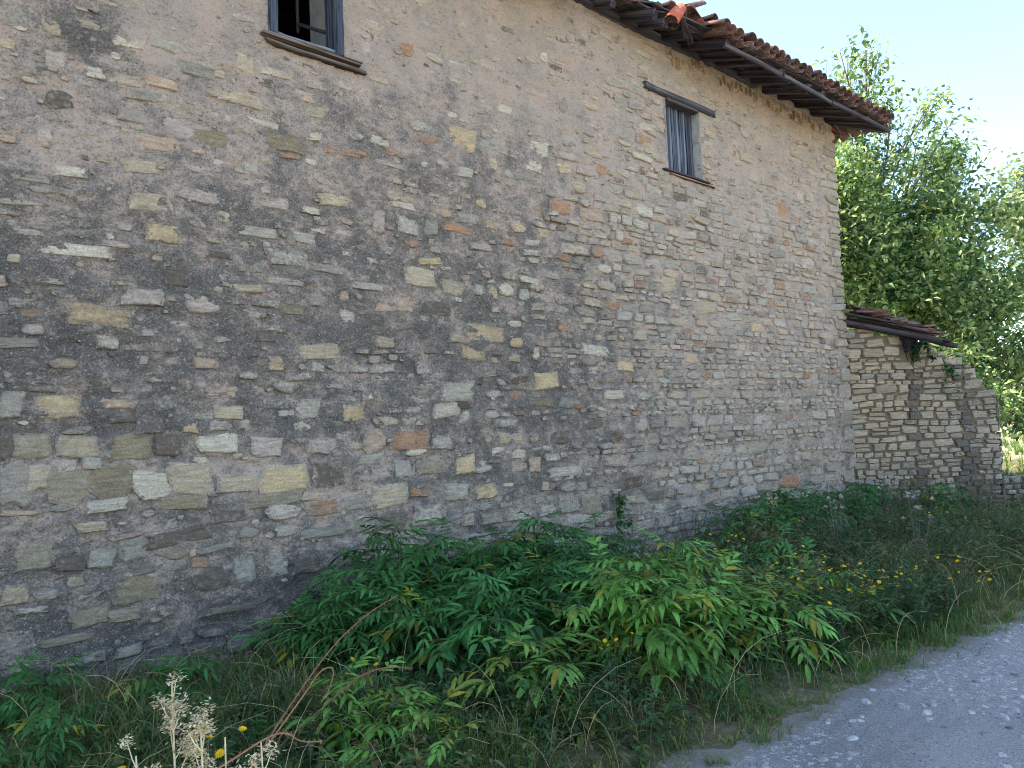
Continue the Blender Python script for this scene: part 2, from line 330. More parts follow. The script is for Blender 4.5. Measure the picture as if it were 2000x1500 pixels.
# wall positions in metres: x, z, width, height, colour; stain and exposure of the stones; lower left stain holds damp plus painted shade
STONES = ('0.87,4.26,0.15,0.15,g;1.08,4.24,0.13,0.09,y;1.32,4.01,0.11,0.08,W;1.12,3.78,0.14,0.10,b;0.96,3.86,0.08,0.03,W;1.09,4.03,0.11,0.10,p;'
          '0.84,4.06,0.08,0.06,y;1.53,4.28,0.19,0.07,W;1.76,4.34,0.20,0.07,w;1.78,4.49,0.17,0.09,p;2.33,4.71,0.16,0.05,p;1.75,4.06,0.20,0.07,o;'
          '2.00,4.22,0.25,0.08,g;2.15,4.23,0.07,0.05,y;2.34,4.37,0.12,0.12,y;2.30,4.09,0.29,0.10,y;2.48,4.26,0.16,0.06,b;2.82,4.24,0.17,0.08,o;'
          '1.54,3.78,0.14,0.07,v;1.85,3.76,0.20,0.13,p;2.08,3.74,0.22,0.10,l;2.62,3.82,0.28,0.12,l;1.71,3.63,0.25,0.09,o;1.97,3.63,0.11,0.04,o;'
          '2.47,3.94,0.22,0.05,W;3.14,3.86,0.30,0.06,O;2.36,3.57,0.11,0.09,w;2.89,3.93,0.10,0.06,W;1.15,3.32,0.20,0.07,W;1.61,3.44,0.19,0.08,y;'
          '0.84,3.46,0.08,0.05,o;1.03,3.53,0.08,0.08,p;0.97,3.24,0.14,0.04,g;1.66,3.20,0.25,0.11,y;1.98,3.31,0.28,0.09,p;2.53,3.35,0.20,0.09,p;'
          '2.83,3.33,0.16,0.05,W;3.03,3.44,0.23,0.08,y;2.15,3.18,0.09,0.07,y;1.97,3.10,0.09,0.05,p;2.06,3.00,0.09,0.04,y;2.39,3.10,0.25,0.07,w;'
          '1.73,3.00,0.22,0.11,Y;1.20,2.82,0.41,0.07,W;2.62,2.94,0.32,0.11,w;0.86,2.73,0.06,0.05,y;2.10,2.90,0.18,0.04,b;1.43,2.89,0.17,0.04,p;'
          '0.89,3.08,0.24,0.04,g;0.93,2.90,0.16,0.04,p;2.30,2.67,0.23,0.06,y;3.16,3.29,0.10,0.04,y;2.77,3.11,0.17,0.08,w;1.05,2.61,0.14,0.04,w;'
          '1.31,2.41,0.39,0.13,Y;1.59,2.55,0.25,0.12,p;1.99,2.54,0.23,0.12,p;2.86,2.64,0.10,0.11,v;3.11,2.69,0.08,0.11,o;1.80,2.70,0.14,0.11,b;'
          '2.60,2.75,0.25,0.05,p;2.99,2.89,0.29,0.07,p;2.66,2.54,0.15,0.08,l;0.96,2.31,0.10,0.06,p;1.37,2.24,0.14,0.09,W;0.87,2.22,0.21,0.06,g;'
          '2.10,2.29,0.10,0.04,w;1.12,2.10,0.14,0.06,o;1.59,2.13,0.05,0.05,p;1.77,2.13,0.09,0.06,p;1.99,2.12,0.16,0.07,o;2.44,2.33,0.16,0.07,b;'
          '2.51,2.13,0.11,0.10,Y;2.88,2.23,0.32,0.11,y;2.85,2.11,0.10,0.07,w;2.30,2.04,0.13,0.05,w;2.10,1.91,0.20,0.07,o;2.16,1.77,0.17,0.09,y;'
          '2.77,1.79,0.20,0.16,w;3.15,1.75,0.16,0.12,Y;2.59,1.96,0.16,0.08,p;1.09,1.84,0.21,0.14,Y;0.84,1.85,0.13,0.14,w;1.44,1.84,0.21,0.06,o;'
          '1.46,1.76,0.14,0.08,b;1.20,1.68,0.15,0.04,g;1.88,1.67,0.09,0.06,Y;0.94,1.59,0.19,0.14,r;1.19,1.58,0.20,0.13,y;1.50,1.56,0.21,0.15,l;'
          '1.74,1.56,0.15,0.12,b;2.07,1.55,0.24,0.12,W;2.43,1.52,0.22,0.13,p;2.87,1.50,0.22,0.11,p;0.82,1.61,0.07,0.15,b;1.95,1.45,0.09,0.04,W;'
          '0.87,1.37,0.17,0.21,v;0.98,1.40,0.11,0.14,y;1.14,1.34,0.21,0.21,r;1.38,1.35,0.24,0.20,l;1.62,1.31,0.21,0.17,W;1.89,1.32,0.25,0.20,y;'
          '2.20,1.27,0.26,0.14,y;2.54,1.27,0.33,0.18,Y;2.91,1.28,0.25,0.18,b;1.36,1.20,0.21,0.08,w;1.83,1.17,0.30,0.08,l;2.49,1.13,0.36,0.09,r;'
          '2.80,1.12,0.20,0.06,o;1.10,1.21,0.11,0.04,g;0.88,1.20,0.18,0.03,o;0.95,0.94,0.17,0.15,r;1.27,1.07,0.15,0.06,y;1.15,0.86,0.13,0.09,b;'
          '1.32,0.87,0.14,0.10,g;1.47,0.99,0.18,0.03,o;1.81,0.94,0.37,0.08,b;2.27,0.91,0.14,0.07,g;2.56,0.89,0.16,0.08,w;2.85,0.84,0.30,0.06,g;'
          '1.76,0.84,0.15,0.07,r;1.88,0.82,0.04,0.05,o;2.05,0.83,0.21,0.04,g;2.24,0.66,0.17,0.19,w;2.49,0.64,0.16,0.13,w;2.72,0.61,0.21,0.10,b;'
          '1.52,0.65,0.27,0.16,l;0.85,0.73,0.15,0.12,y;1.01,0.70,0.12,0.07,g;2.01,0.63,0.21,0.13,b;1.26,0.52,0.20,0.11,r;1.45,0.49,0.17,0.08,r;'
          '0.93,0.62,0.18,0.04,w;1.12,0.41,0.25,0.05,r;2.13,0.40,0.43,0.05,r;2.14,1.04,0.22,0.07,b;1.09,0.14,0.19,0.11,r;3.38,3.00,0.11,0.04,W;'
          '3.97,3.06,0.21,0.06,Y;3.85,2.90,0.28,0.14,y;4.20,2.84,0.25,0.12,y;4.60,3.01,0.11,0.07,o;4.89,3.02,0.18,0.07,y;4.67,2.84,0.11,0.14,Y;'
          '4.85,2.88,0.16,0.11,W;4.51,2.85,0.12,0.10,w;5.16,3.00,0.25,0.06,W;5.08,2.85,0.12,0.11,w;3.36,2.78,0.27,0.05,w;3.57,2.65,0.34,0.11,o;'
          '4.26,2.74,0.10,0.05,W;4.03,2.65,0.28,0.11,b;4.70,2.68,0.11,0.06,W;3.35,2.50,0.21,0.08,b;3.13,2.52,0.11,0.10,p;3.49,2.33,0.18,0.08,y;'
          '4.24,2.39,0.17,0.09,y;4.57,2.45,0.38,0.14,Y;4.93,2.56,0.16,0.06,W;4.95,2.38,0.15,0.08,Y;4.40,2.26,0.26,0.11,Y;3.38,2.18,0.10,0.06,p;'
          '3.55,2.20,0.09,0.05,p;3.21,2.10,0.17,0.05,w;3.85,2.12,0.14,0.12,p;5.20,2.28,0.08,0.12,W;4.92,2.23,0.13,0.07,y;4.47,2.01,0.08,0.06,B;'
          '4.98,2.02,0.23,0.06,B;5.30,2.02,0.32,0.15,Y;6.04,2.34,0.37,0.12,W;4.22,1.91,0.35,0.16,w;4.10,1.75,0.26,0.13,W;4.27,1.79,0.20,0.06,B;'
          '4.27,1.68,0.12,0.10,W;4.63,1.89,0.20,0.07,W;4.59,1.70,0.16,0.08,w;3.30,1.88,0.12,0.07,W;5.19,1.81,0.37,0.09,l;5.59,1.80,0.22,0.12,g;'
          '6.33,1.87,0.30,0.08,W;3.33,1.51,0.20,0.17,o;3.69,1.51,0.34,0.15,O;3.73,1.40,0.23,0.05,W;3.30,1.38,0.23,0.06,w;4.01,1.47,0.22,0.12,w;'
          '4.81,1.47,0.28,0.12,y;5.12,1.46,0.11,0.08,o;5.45,1.45,0.25,0.10,b;4.78,1.62,0.26,0.09,w;4.65,1.35,0.15,0.08,W;4.91,1.32,0.16,0.08,W;'
          '5.35,1.26,0.17,0.07,W;4.25,1.27,0.23,0.16,Y;3.59,1.27,0.15,0.14,w;3.91,1.27,0.25,0.11,r;4.47,1.21,0.21,0.06,w;4.89,1.19,0.20,0.07,o;'
          '5.11,1.20,0.15,0.13,o;5.53,1.11,0.37,0.09,w;3.44,1.06,0.33,0.18,y;3.76,1.06,0.19,0.07,O;4.14,1.03,0.26,0.15,w;4.48,1.01,0.25,0.12,Y;'
          '5.22,0.99,0.08,0.08,o;6.56,0.91,0.30,0.12,B;5.88,0.75,0.26,0.16,r;3.37,1.25,0.16,0.08,p;5.98,1.56,0.24,0.09,b;6.32,1.42,0.20,0.11,B;'
          '6.27,1.53,0.13,0.09,v;4.37,4.22,0.28,0.22,Y;4.92,4.65,0.17,0.08,W;4.70,4.24,0.25,0.10,g;3.91,4.25,0.20,0.08,w;4.28,4.44,0.11,0.05,W;'
          '3.60,3.96,0.11,0.06,O;3.30,3.88,0.10,0.04,O;3.57,3.84,0.26,0.04,w;4.14,3.96,0.14,0.07,w;5.37,4.34,0.24,0.14,W;5.28,4.16,0.21,0.11,W;'
          '4.71,4.08,0.15,0.10,y;4.38,3.93,0.18,0.09,w;3.93,3.91,0.07,0.05,W;3.60,3.58,0.14,0.07,y;3.74,3.57,0.14,0.06,y;3.45,3.34,0.12,0.18,p;'
          '3.73,3.33,0.20,0.13,w;3.99,3.36,0.13,0.12,g;4.58,3.67,0.15,0.08,Y;4.25,3.67,0.13,0.07,y;4.15,3.51,0.11,0.06,Y;4.41,3.50,0.23,0.09,w;'
          '4.67,3.48,0.13,0.08,Y;5.04,3.51,0.20,0.10,Y;5.36,3.49,0.16,0.09,Y;4.30,3.39,0.35,0.08,O;4.88,3.34,0.13,0.06,O;3.79,3.19,0.09,0.06,O;'
          '4.55,3.26,0.25,0.06,w;5.22,3.38,0.19,0.06,p;5.75,4.90,0.12,0.13,v;6.15,5.00,0.24,0.07,o;5.64,3.80,0.25,0.11,O;6.20,4.50,0.21,0.10,y;'
          '6.31,4.32,0.15,0.11,O;5.93,4.06,0.19,0.10,y;5.71,4.22,0.18,0.10,Y;6.11,3.79,0.32,0.11,o;6.17,3.40,0.16,0.10,O;6.27,3.23,0.20,0.09,W;'
          '6.55,3.62,0.12,0.10,W;6.69,3.58,0.14,0.06,O;7.12,4.98,0.25,0.09,W;7.04,4.60,0.34,0.07,W;7.01,3.97,0.28,0.13,W;10.15,4.49,0.31,0.21,O;'
          '10.58,4.43,0.33,0.09,O;10.70,4.79,0.18,0.15,W;9.27,5.05,0.26,0.10,y;3.80,4.92,0.14,0.09,O;4.83,5.33,0.20,0.07,p;4.45,5.34,0.09,0.05,W;'
          '5.50,5.34,0.10,0.09,W;6.53,2.18,0.24,0.10,Y;9.96,0.65,0.48,0.15,O;7.77,2.30,0.27,0.11,o;9.33,2.75,0.26,0.11,Y;7.40,3.16,0.24,0.16,y;'
          '7.46,3.29,0.24,0.09,o;8.16,2.94,0.33,0.14,y;5.59,2.55,0.13,0.07,O;6.82,2.53,0.22,0.10,y;7.47,2.90,0.18,0.07,o;8.34,3.61,0.38,0.16,p;'
          '6.30,3.04,0.25,0.08,p;5.03,0.44,0.13,0.09,w;4.27,0.77,0.14,0.10,y;5.67,0.38,0.17,0.13,v')
STAIN_SHADE = ('0.80,4.32,0.45;1.22,4.26,0.90;0.96,3.95,0.50;1.69,4.41,0.15;2.23,4.42,0.30;2.35,4.73,0.10;2.83,4.19,0.45;3.57,4.91,0.05;4.73,5.37,0.00;5.79,5.49,0.00;'
          '7.58,5.83,0.00;9.93,5.62,0.05;1.07,3.48,0.35;1.52,3.79,0.40;2.02,3.61,0.50;2.60,3.61,0.60;3.29,4.09,0.60;4.08,4.37,0.45;5.02,4.74,0.25;6.13,4.74,0.15;'
          '1.06,3.09,0.75;1.51,3.09,0.70;2.20,3.20,0.75;3.02,3.28,0.70;4.05,3.66,0.70;4.98,4.07,0.60;5.70,4.10,0.40;6.54,4.55,0.20;9.17,4.74,0.10;11.33,4.74,0.15;'
          '1.06,2.58,0.85;1.66,2.77,0.80;2.38,2.92,0.75;3.24,2.93,0.75;4.29,2.91,0.75;5.64,3.30,0.65;6.49,3.85,0.30;7.39,3.62,0.25;9.72,3.76,0.20;11.16,3.46,0.30;'
          '1.05,2.13,1.00;1.49,2.14,0.90;2.17,2.23,0.85;2.99,2.38,0.80;3.98,2.20,0.85;4.88,2.32,0.85;5.99,2.68,0.75;6.87,3.09,0.45;8.37,2.83,0.30;11.01,2.38,0.40;'
          '1.05,1.81,0.80;1.65,1.80,0.75;2.35,1.86,0.75;3.20,1.85,0.75;4.23,1.61,0.85;5.54,1.83,0.80;6.78,2.04,0.60;8.28,1.93,0.45;10.16,1.63,0.50;'
          '11.67,1.21,0.50;1.05,1.34,0.50;1.64,1.26,0.40;2.34,1.23,0.45;2.95,1.06,0.50;3.66,1.12,0.65;4.50,1.05,0.75;5.50,1.11,0.75;6.71,1.14,0.65;8.19,1.04,0.55;'
          '10.02,0.57,0.55;1.04,1.04,0.60;1.63,0.93,0.60;2.33,0.94,0.60;3.16,0.80,0.55;4.19,0.81,0.60;5.46,0.56,0.60;7.11,0.53,0.60;9.31,0.30,0.60;1.04,0.73,0.75;'
          '1.62,0.53,0.75;2.32,0.51,0.85;2.71,0.51,0.90;1.04,0.39,0.90;1.62,0.23,1.00;2.12,0.26,0.95;1.31,0.08,0.95')
EXPO = ('5.72,4.38,0.10;6.56,4.84,0.20;7.30,4.89,0.70;8.62,5.32,0.30;9.91,5.39,0.15;11.41,5.31,0.35;9.13,4.39,0.35;7.94,4.00,0.80;6.49,3.85,0.70;5.81,3.58,0.80;'
          '6.01,3.01,0.50;6.89,3.32,0.80;8.44,3.49,0.85;10.41,3.70,0.75;11.44,3.17,0.80;7.30,2.58,0.70;8.95,2.66,0.70;6.36,2.26,0.50;5.92,1.72,0.45;'
          '7.22,1.69,0.60;8.80,1.33,0.75;10.86,1.25,0.75;6.26,0.90,0.60;8.15,0.67,0.85;10.76,0.51,0.90;1.05,1.56,0.70;1.97,1.37,0.75;2.74,1.24,0.60;'
          '1.63,0.96,0.60;1.04,0.88,0.60;2.32,0.69,0.50;3.16,0.88,0.50;3.92,0.97,0.35;4.80,0.88,0.40;2.40,3.69,0.10;3.23,2.60,0.12;4.28,2.67,0.15;1.06,2.77,0.12;'
          '3.83,4.90,0.03;5.05,5.27,0.05;5.50,1.22,0.50;1.05,2.13,0.12;1.99,1.97,0.20;3.20,1.77,0.20;4.53,1.74,0.25;1.36,3.82,0.15;1.69,4.41,0.10;5.28,3.25,0.25;'
          '4.98,3.97,0.15;8.13,6.06,0.10;1.62,0.30,0.50;4.36,4.10,0.10')
stain_shade_f = idw(STAIN_SHADE); expo_f = idw(EXPO)
def und(X, Z): return (fbm(X * .7, Z * .7, 21, 3) - .5) * .05
def mortar(X, Z, e):
    lump = (fbm(X * 4.5, Z * 9, 23, 4) - .5) * .050 + (vn(X * 24, Z * 36, 29) - .5) * .016 + (vn(X * 55, Z * 70, 30) - .5) * .009
    return und(X, Z) + lump - e * .021 + .002

# ------------------------------------------------------------------ the house
house = tag(empty('stone_house'), 'tall old rubble stone house with patched grey mortar and broken tiled eaves', 'house')
XC, ZT = 11.95, 6.20
W1 = (2.53, 3.17, 4.655, 5.85); W2 = (7.52, 8.21, 4.56, 5.43)
xs = [.55]
while xs[-1] < XC - .03: xs.append(xs[-1] + 2.15 * (.669 * xs[-1] + 4.01) ** 2 / (1502 * 5.4))
xs = np.array(xs[:-1] + [XC]); zs = np.arange(-.1, ZT + .001, .0115); zs[-1] = ZT
for a in (W1[0], W1[1], W2[0], W2[1]): xs[np.abs(xs - a).argmin()] = a
for a in (W1[2], W1[3], W2[2], W2[3]): zs[np.abs(zs - a).argmin()] = a
xs = np.concatenate([np.linspace(-6, .4, 60), xs])
X, Z = np.meshgrid(xs, zs, indexing='ij'); E = expo_f(X, Z); S = stain_shade_f(X, Z); Y = -mortar(X, Z, E)
corner = np.clip((X - (XC - .05)) / .05, 0, 1); Y = Y * (1 - corner) + corner * .02
nz = len(zs); i = np.arange(len(xs) - 1)[:, None]; j = np.arange(nz - 1)[None]
quad = np.stack([i * nz + j, (i + 1) * nz + j, (i + 1) * nz + j + 1, i * nz + j + 1], -1)
cx = (xs[:-1, None] + xs[1:, None]) / 2 + 0 * j; cz = (zs[None, :-1] + zs[None, 1:]) / 2 + 0 * i
hole = np.zeros(cx.shape, bool)
for a in (W1, W2): hole |= (cx > a[0]) & (cx < a[1]) & (cz > a[2]) & (cz < a[3])
V = np.stack([X, Y, Z], -1).reshape(-1, 3)
wall = obj('wall', mesh('house_wall', V, [quad[~hole].reshape(-1, 4)], {'stain': S.ravel(), 'expo': E.ravel()}, True), M['mortar'], house)
def box_me(name, x0, x1, y0, y1, z0, z1, flip=False):
    V = [(x, y, z) for x in (x0, x1) for y in (y0, y1) for z in (z0, z1)]
    F = np.array([(0, 1, 3, 2), (4, 6, 7, 5), (0, 4, 5, 1), (2, 3, 7, 6), (0, 2, 6, 4), (1, 5, 7, 3)])
    return mesh(name, V, [F[:, ::-1] if flip else F], {'Col': np.ones((8, 3))})
# rest of the shell
obj('side_wall', box_me('side_wall', XC - .5, XC - .004, .03, 7.2, -.1, 6.2), M['mortar'], house)
obj('side_wall', box_me('side_wall', -6.0, -5.5, .03, 7.2, -.1, 6.2), M['mortar'], house)
obj('back_wall', box_me('back_wall', -6.1, XC - .51, 6.7, 7.3, -.1, 6.2), M['mortar'], house)
inner = MB()
for x0, x1, z0, z1 in ((-5.5, W1[0], 0, 6.2), (W1[0], W1[1], 0, W1[2]), (W1[0], W1[1], W1[3], 6.2), (W1[1], W2[0], 0, 6.2), (W2[0], W2[1], 0, W2[2]), (W2[0], W2[1], W2[3], 6.2), (W2[1], XC - .5, 0, 6.2)):
    inner.add([(x0, .55, z0), (x1, .55, z0), (x1, .55, z1), (x0, .55, z1)], (), [(0, 1, 2, 3)])
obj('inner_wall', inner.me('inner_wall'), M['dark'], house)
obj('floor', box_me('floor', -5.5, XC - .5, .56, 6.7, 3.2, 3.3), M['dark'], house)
for a in (W1, W2):
    mb = MB(); y0, y1 = -.012, .55; k = 1 if a is W1 else 8
    for p, q in (((a[0], a[2]), (a[0], a[3])), ((a[1], a[3]), (a[1], a[2])), ((a[1], a[2]), (a[0], a[2])), ((a[0], a[3]), (a[1], a[3]))):
        mb.add([(p[0], y0, p[1]), (q[0], y0, q[1]), (q[0], y1, q[1]), (p[0], y1, p[1])], (), [(0, 1, 2, 3)])
    obj('window_reveal', mb.me('window_reveal'), M['plaster'], house)

# stones: the ones that stand out first, then courses behind the mortar
stones = []                                   # x, z, w, h, colour, proud, squareness, seed
ex = []
for k, s in enumerate(STONES.split(';')):
    q = s.split(','); x, z, sw, sh = map(float, q[:4]); ex.append((x, z, sw, sh))
    stones.append((x, z, sw * 1.3, sh * 1.3, pal(q[4], .10) * random.uniform(.95, 1.15), .004 + .008 * random.random(), random.choice((2.6, 3.2, 4, 5)) if sw < .25 else 5, 1000 + k))
EX = np.array(ex)
def quoin(z, sw, sh, c): 
    stones.append((XC - sw / 2 + .02, z, sw, sh, pal(c, .45) * random.uniform(.85, 1.1), .016 + .008 * random.random(), 7, 5000 + len(stones))); ex.append((XC - sw / 2, z, sw, sh))
z = .05; k = 0
while z < 5.8:
    sh = random.uniform(.14, .26) if z < 2.4 else random.uniform(.09, .17); quoin(z + sh / 2, (.55, .34, .45, .28)[k % 4] * random.uniform(.85, 1.1), sh - .012, 'rgwwvy'[random.randrange(6)]); z += sh; k += 1
EX = np.array(ex)
def blocked(x, z, sw, sh):
    for a in (W1, W2):
        if x + sw / 2 > a[0] - .03 and x - sw / 2 < a[1] + .03 and z + sh / 2 > a[2] - .10 and z - sh / 2 < a[3] + .10: return True
    d = (np.abs(EX[:, 0] - x) < (EX[:, 2] + sw) / 2 * .86) & (np.abs(EX[:, 1] - z) < (EX[:, 3] + sh) / 2 * .8)
    return d.any()
def courses(x0, x1, z0, z1, chs, wr, boost=0.0):
    z = z0; row = 0
    while z < z1:
        ch = min(random.choice(chs) * random.uniform(.9, 1.1), z1 - z + .02); x = x0 + random.random() * .2
        while x < x1:
            sw = ch * random.uniform(*wr) + .03
            zz = z + ch / 2 + .012 * math.sin(x * 1.7 + row) + random.uniform(-.008, .008); xx = x + sw / 2
            e = min(1, max(0, float(expo_f(np.array([xx]), np.array([zz]))[0]) + boost - (.10 if zz > 4.4 else 0) - (.12 if xx < 5 and zz > 1.8 else 0)))
            off = random.gauss(0, .0075) + (e - .42) * .016
            if off + e * .021 > -.008 and not blocked(xx, zz, sw, ch):
                t = random.random(); pk = 'yywpgrwyopwgwrgy' if xx > 5.2 else 'ywWpgbywywWpygWb'
                c = pal(pk[random.randrange(16)], .35, (168, 157, 140)) * random.uniform(.84, 1.18)
                if t < .025: c = pal('O', .2) * random.uniform(.8, 1.1)
                elif t < .05: c = pal('b', .2)
                stones.append((xx, zz, sw - random.uniform(.003, .014), ch * random.uniform(.88, 1.02) - .005, c, off, random.choice((3, 4, 5, 6)), 20000 + len(stones), .20 - .40 * max(0, e - .35)))
            x += sw
        z += ch; row += 1
courses(.4, 4.0, -.02, 1.72, (.10, .14, .18, .21, .09), (1.0, 2.3), .10)
courses(4.0, XC - .3, -.02, 1.72, (.06, .08, .10, .13, .16), (1.1, 3.2), .06)
courses(.4, XC - .3, 1.72, 6.02, (.055, .07, .08, .1, .12, .15), (1.1, 3.4), .07)
x = 7.6                                        # crumbling stones on edge below the eaves
while x < 11.6:
    sw = random.uniform(.05, .14)
    if random.random() < .8: stones.append((x + sw / 2, random.uniform(5.93, 6.04), sw * .85, random.uniform(.1, .2), np.array(lin(*random.choice(((150, 122, 88), (128, 102, 72), (170, 142, 104), (110, 84, 60))))), random.uniform(.004, .035), 4, 60000 + len(stones)))
    x += sw
for k in range(26):                            # exposed jamb stones beside the shuttered window
    x = random.choice((random.uniform(7.12, 7.44), random.uniform(8.28, 8.5))); stones.append((x, 4.66 + .74 * random.random(), random.uniform(.12, .22), random.uniform(.06, .1), np.array(lin(*PAL['ywpog'[k % 5]])), random.uniform(.004, .012), 5, 70000 + k))
for k in range(1900):                          # small chips showing through the mortar
    x = .5 + 11.2 * random.random() ** 1.25; z = random.uniform(.05, 6.0); sw = .02 + .07 * random.random() ** 2; sh = sw * random.uniform(.35, .9)
    if blocked(x, z, sw, sh): continue
    stones.append((x, z, sw, sh, pal(random.choice('WWwwpyyob'), .3) * random.uniform(.85, 1.1), random.uniform(.0, .014), random.choice((2.2, 3, 5)), 80000 + k))
def zc(x): return .669 * x + 4.01
def px_area(s): return s[2] * s[3] * 1502 ** 2 * 5.4 / zc(s[0]) ** 3 * (1.6 if s[7] < 6000 else 1.0)
order = sorted(range(len(stones)), key=lambda k: -px_area(stones[k])); rest = MB(); rst = []; rsm = []
sa = np.array([[s[0], s[1]] for s in stones]); SU = und(sa[:, 0], sa[:, 1]); SS = stain_shade_f(sa[:, 0], sa[:, 1])
for rank, k in enumerate(order):
    x, z, sw, sh, c, proud, sq, seed = stones[k][:8]; xs_ = stones[k][8] if len(stones[k]) > 8 else 0.0; part = rank < 300
    V, f3, f4 = stone_arrays(x, z, sw, sh, proud + SU[k], sq, seed, 12 if part else 9)
    cc = np.tile(c, (len(V), 1))
    if part:
        me = mesh('stone', V, [f3, f4], {'Col': cc, 'stain': np.full(len(V), SS[k]), 'smear': SMEAR - (.10 if seed < 6000 else 0) + xs_}); obj('stone', me, M['stone'], wall, (x, 0, z))
    else:
        rest.add(V + np.array([x, 0, z]), f3, f4, c); rst.append(np.full(len(V), SS[k])); rsm.append(SMEAR + xs_)
tag(obj('rubble_stones', rest.me('rubble_stones', stain=np.concatenate(rst), smear=np.concatenate(rsm)), M['stone'], wall), kind='stuff')

# ------------------------------------------------------------------ timber pieces
def beam(name, p0, p1, wd, ht, mat, parent, seed=0, roll=0.0, warp=.012, seg=6):
    p0 = Vector(p0); p1 = Vector(p1); d = p1 - p0; L = d.length; r = np.random.default_rng(seed)
    prof = np.array([(-.5, -.42), (-.44, -.5), (.44, -.5), (.5, -.42), (.5, .42), (.44, .5), (-.44, .5), (-.5, .42)]); n = 8
    t = np.linspace(0, 1, seg + 1); wy = np.cumsum(r.normal(0, warp, seg + 1)) * .5; wz = np.cumsum(r.normal(0, warp, seg + 1)) * .5
    wy -= np.linspace(wy[0], wy[-1], seg + 1); wz -= np.linspace(wz[0], wz[-1], seg + 1)
    V = []
    for q in range(seg + 1):
        k = 1 + r.uniform(-.1, .1); V.append(np.c_[np.full(n, t[q] * L) + (r.uniform(-.02, .02, n) if q in (0, seg) else 0), prof[:, 0] * wd * k + wy[q], prof[:, 1] * ht * k + wz[q]])
    V = np.concatenate(V); i = np.arange(seg)[:, None] * n; j = np.arange(n)[None]; k = (j + 1) % n
    f4 = np.stack([i + j, i + k, i + n + k, i + n + j], -1).reshape(-1, 4)[:, ::-1]
    f3 = [[0, a, a + 1] for a in range(1, n - 1)] + [[seg * n, seg * n + a + 1, seg * n + a] for a in range(1, n - 1)]
    o = obj(name, mesh(name, V, [f3, f4], {'Col': np.ones((len(V), 3))}), mat, parent)
    xa = d.normalized(); up = Vector((0, 0, 1)) if abs(xa.z) < .9 else Vector((0, -1, 0))
    ya = up.cross(xa).normalized(); za = xa.cross(ya)
    o.matrix_local = Matrix.Translation(p0) @ Matrix(((xa.x, ya.x, za.x, 0), (xa.y, ya.y, za.y, 0), (xa.z, ya.z, za.z, 0), (0, 0, 0, 1))) @ Matrix.Rotation(roll, 4, 'X')
    return o
# open window upper left
win = empty('window', (0, 0, 0), house); win['label'] = 'open window with blue grey weathered frame and no glass'
beam('jamb', (2.565, .035, 4.66), (2.565, .035, 5.85), .075, .10, M['bluewood'], win, 1, warp=.002)
beam('jamb', (3.135, .035, 4.66), (3.135, .035, 5.85), .075, .10, M['bluewood'], win, 2, warp=.002)
beam('inner_jamb', (3.085, .075, 4.66), (3.085, .075, 5.85), .045, .045, M['bluewood'], win, 3, warp=.002)
beam('frame_rail', (2.60, .04, 4.675), (3.10, .04, 4.675), .075, .035, M['bluewood'], win, 4, warp=.001)
beam('frame_head', (2.53, .035, 5.82), (3.17, .035, 5.82), .09, .07, M['bluewood'], win, 5, warp=.001)
beam('sill', (2.47, .0, 4.632), (3.30, .0, 4.612), .12, .032, M['sill'], win, 6, warp=.004)
beam('sill', (2.50, .0, 4.585), (3.36, .0, 4.56), .08, .03, M['sill'], win, 7, warp=.006)
case = [(3.10, .10, 4.87), (2.985, .42, 5.05), (2.985, .42, 5.8), (3.10, .10, 5.8)]
beam('casement_rail', case[0], case[1], .028, .028, M['darkwood'], win, 8, warp=.001)
beam('casement_stile', (2.985, .42, 4.98), case[2], .022, .016, M['darkwood'], win, 9, warp=.001)
# shuttered window
win2 = empty('shuttered_window', (0, 0, 0), house); win2['label'] = 'window closed by a grey plank shutter under a long timber lintel'
beam('lintel', (7.12, .012, 5.485), (8.56, .012, 5.468), .10, .078, M['wood'], win2, 21, warp=.003)
beam('lintel_board', (7.56, .02, 5.425), (8.18, .02, 5.42), .09, .045, M['darkwood'], win2, 22, warp=.003)
beam('sill', (7.42, .015, 4.545), (8.34, .015, 4.535), .10, .022, M['darkwood'], win2, 23, warp=.004)
beam('sill', (7.55, .012, 4.512), (8.47, .012, 4.50), .08, .016, mat_wood('reddish_board', lin(136, 96, 72), lin(96, 68, 56), lin(150, 124, 104)), win2, 24, warp=.004)
xx = 7.525
for k, pw in enumerate((.11, .12, .16, .115, .135)):
    beam('plank', (xx + pw / 2, .10 + .008 * (k % 2), 4.565 + .01 * (k % 3)), (xx + pw / 2 + .004, .105, 5.415), pw - .006, .022, M['bluewood'], win2, 30 + k, warp=.0008)
    xx += pw + .007

# ------------------------------------------------------------------ roof
SL = .34
def rz(y): return 6.17 + SL * y
XE, YE = 12.45, -.76
roofd = MB()
yr = 3.6
def slab(P, t=.03):
    P = np.array(P, float); n = len(P); V = np.concatenate([P, P - [0, 0, t]])
    i = np.arange(n); j = (i + 1) % n
    return V, [[0, a, a + 1] for a in range(1, n - 1)] + [[n, n + a + 1, n + a] for a in range(1, n - 1)], np.stack([i, i + n, j + n, j], -1)
dz = .09
yb = .45
hx = lambda y: XE - .05 - (y - YE)
for P in ([(-6.6, yb, rz(yb) + dz), (hx(yb), yb, rz(yb) + dz), (hx(yr), yr, rz(yr) + dz), (-6.6, yr, rz(yr) + dz)],
          [(hx(yr), yr, rz(yr) + dz), (XE - .1, 7.9, rz(YE + .1) + dz), (-6.6, 7.9, rz(YE + .1) + dz), (-6.6, yr, rz(yr) + dz)],
          [(XE - .1, .3, rz(YE + .1) + dz), (XE - .1, 7.9, rz(YE + .1) + dz), (hx(yr), yr, rz(yr) + dz), (hx(.3), .3, rz(.3) + dz)]):
    roofd.add(*slab(P))
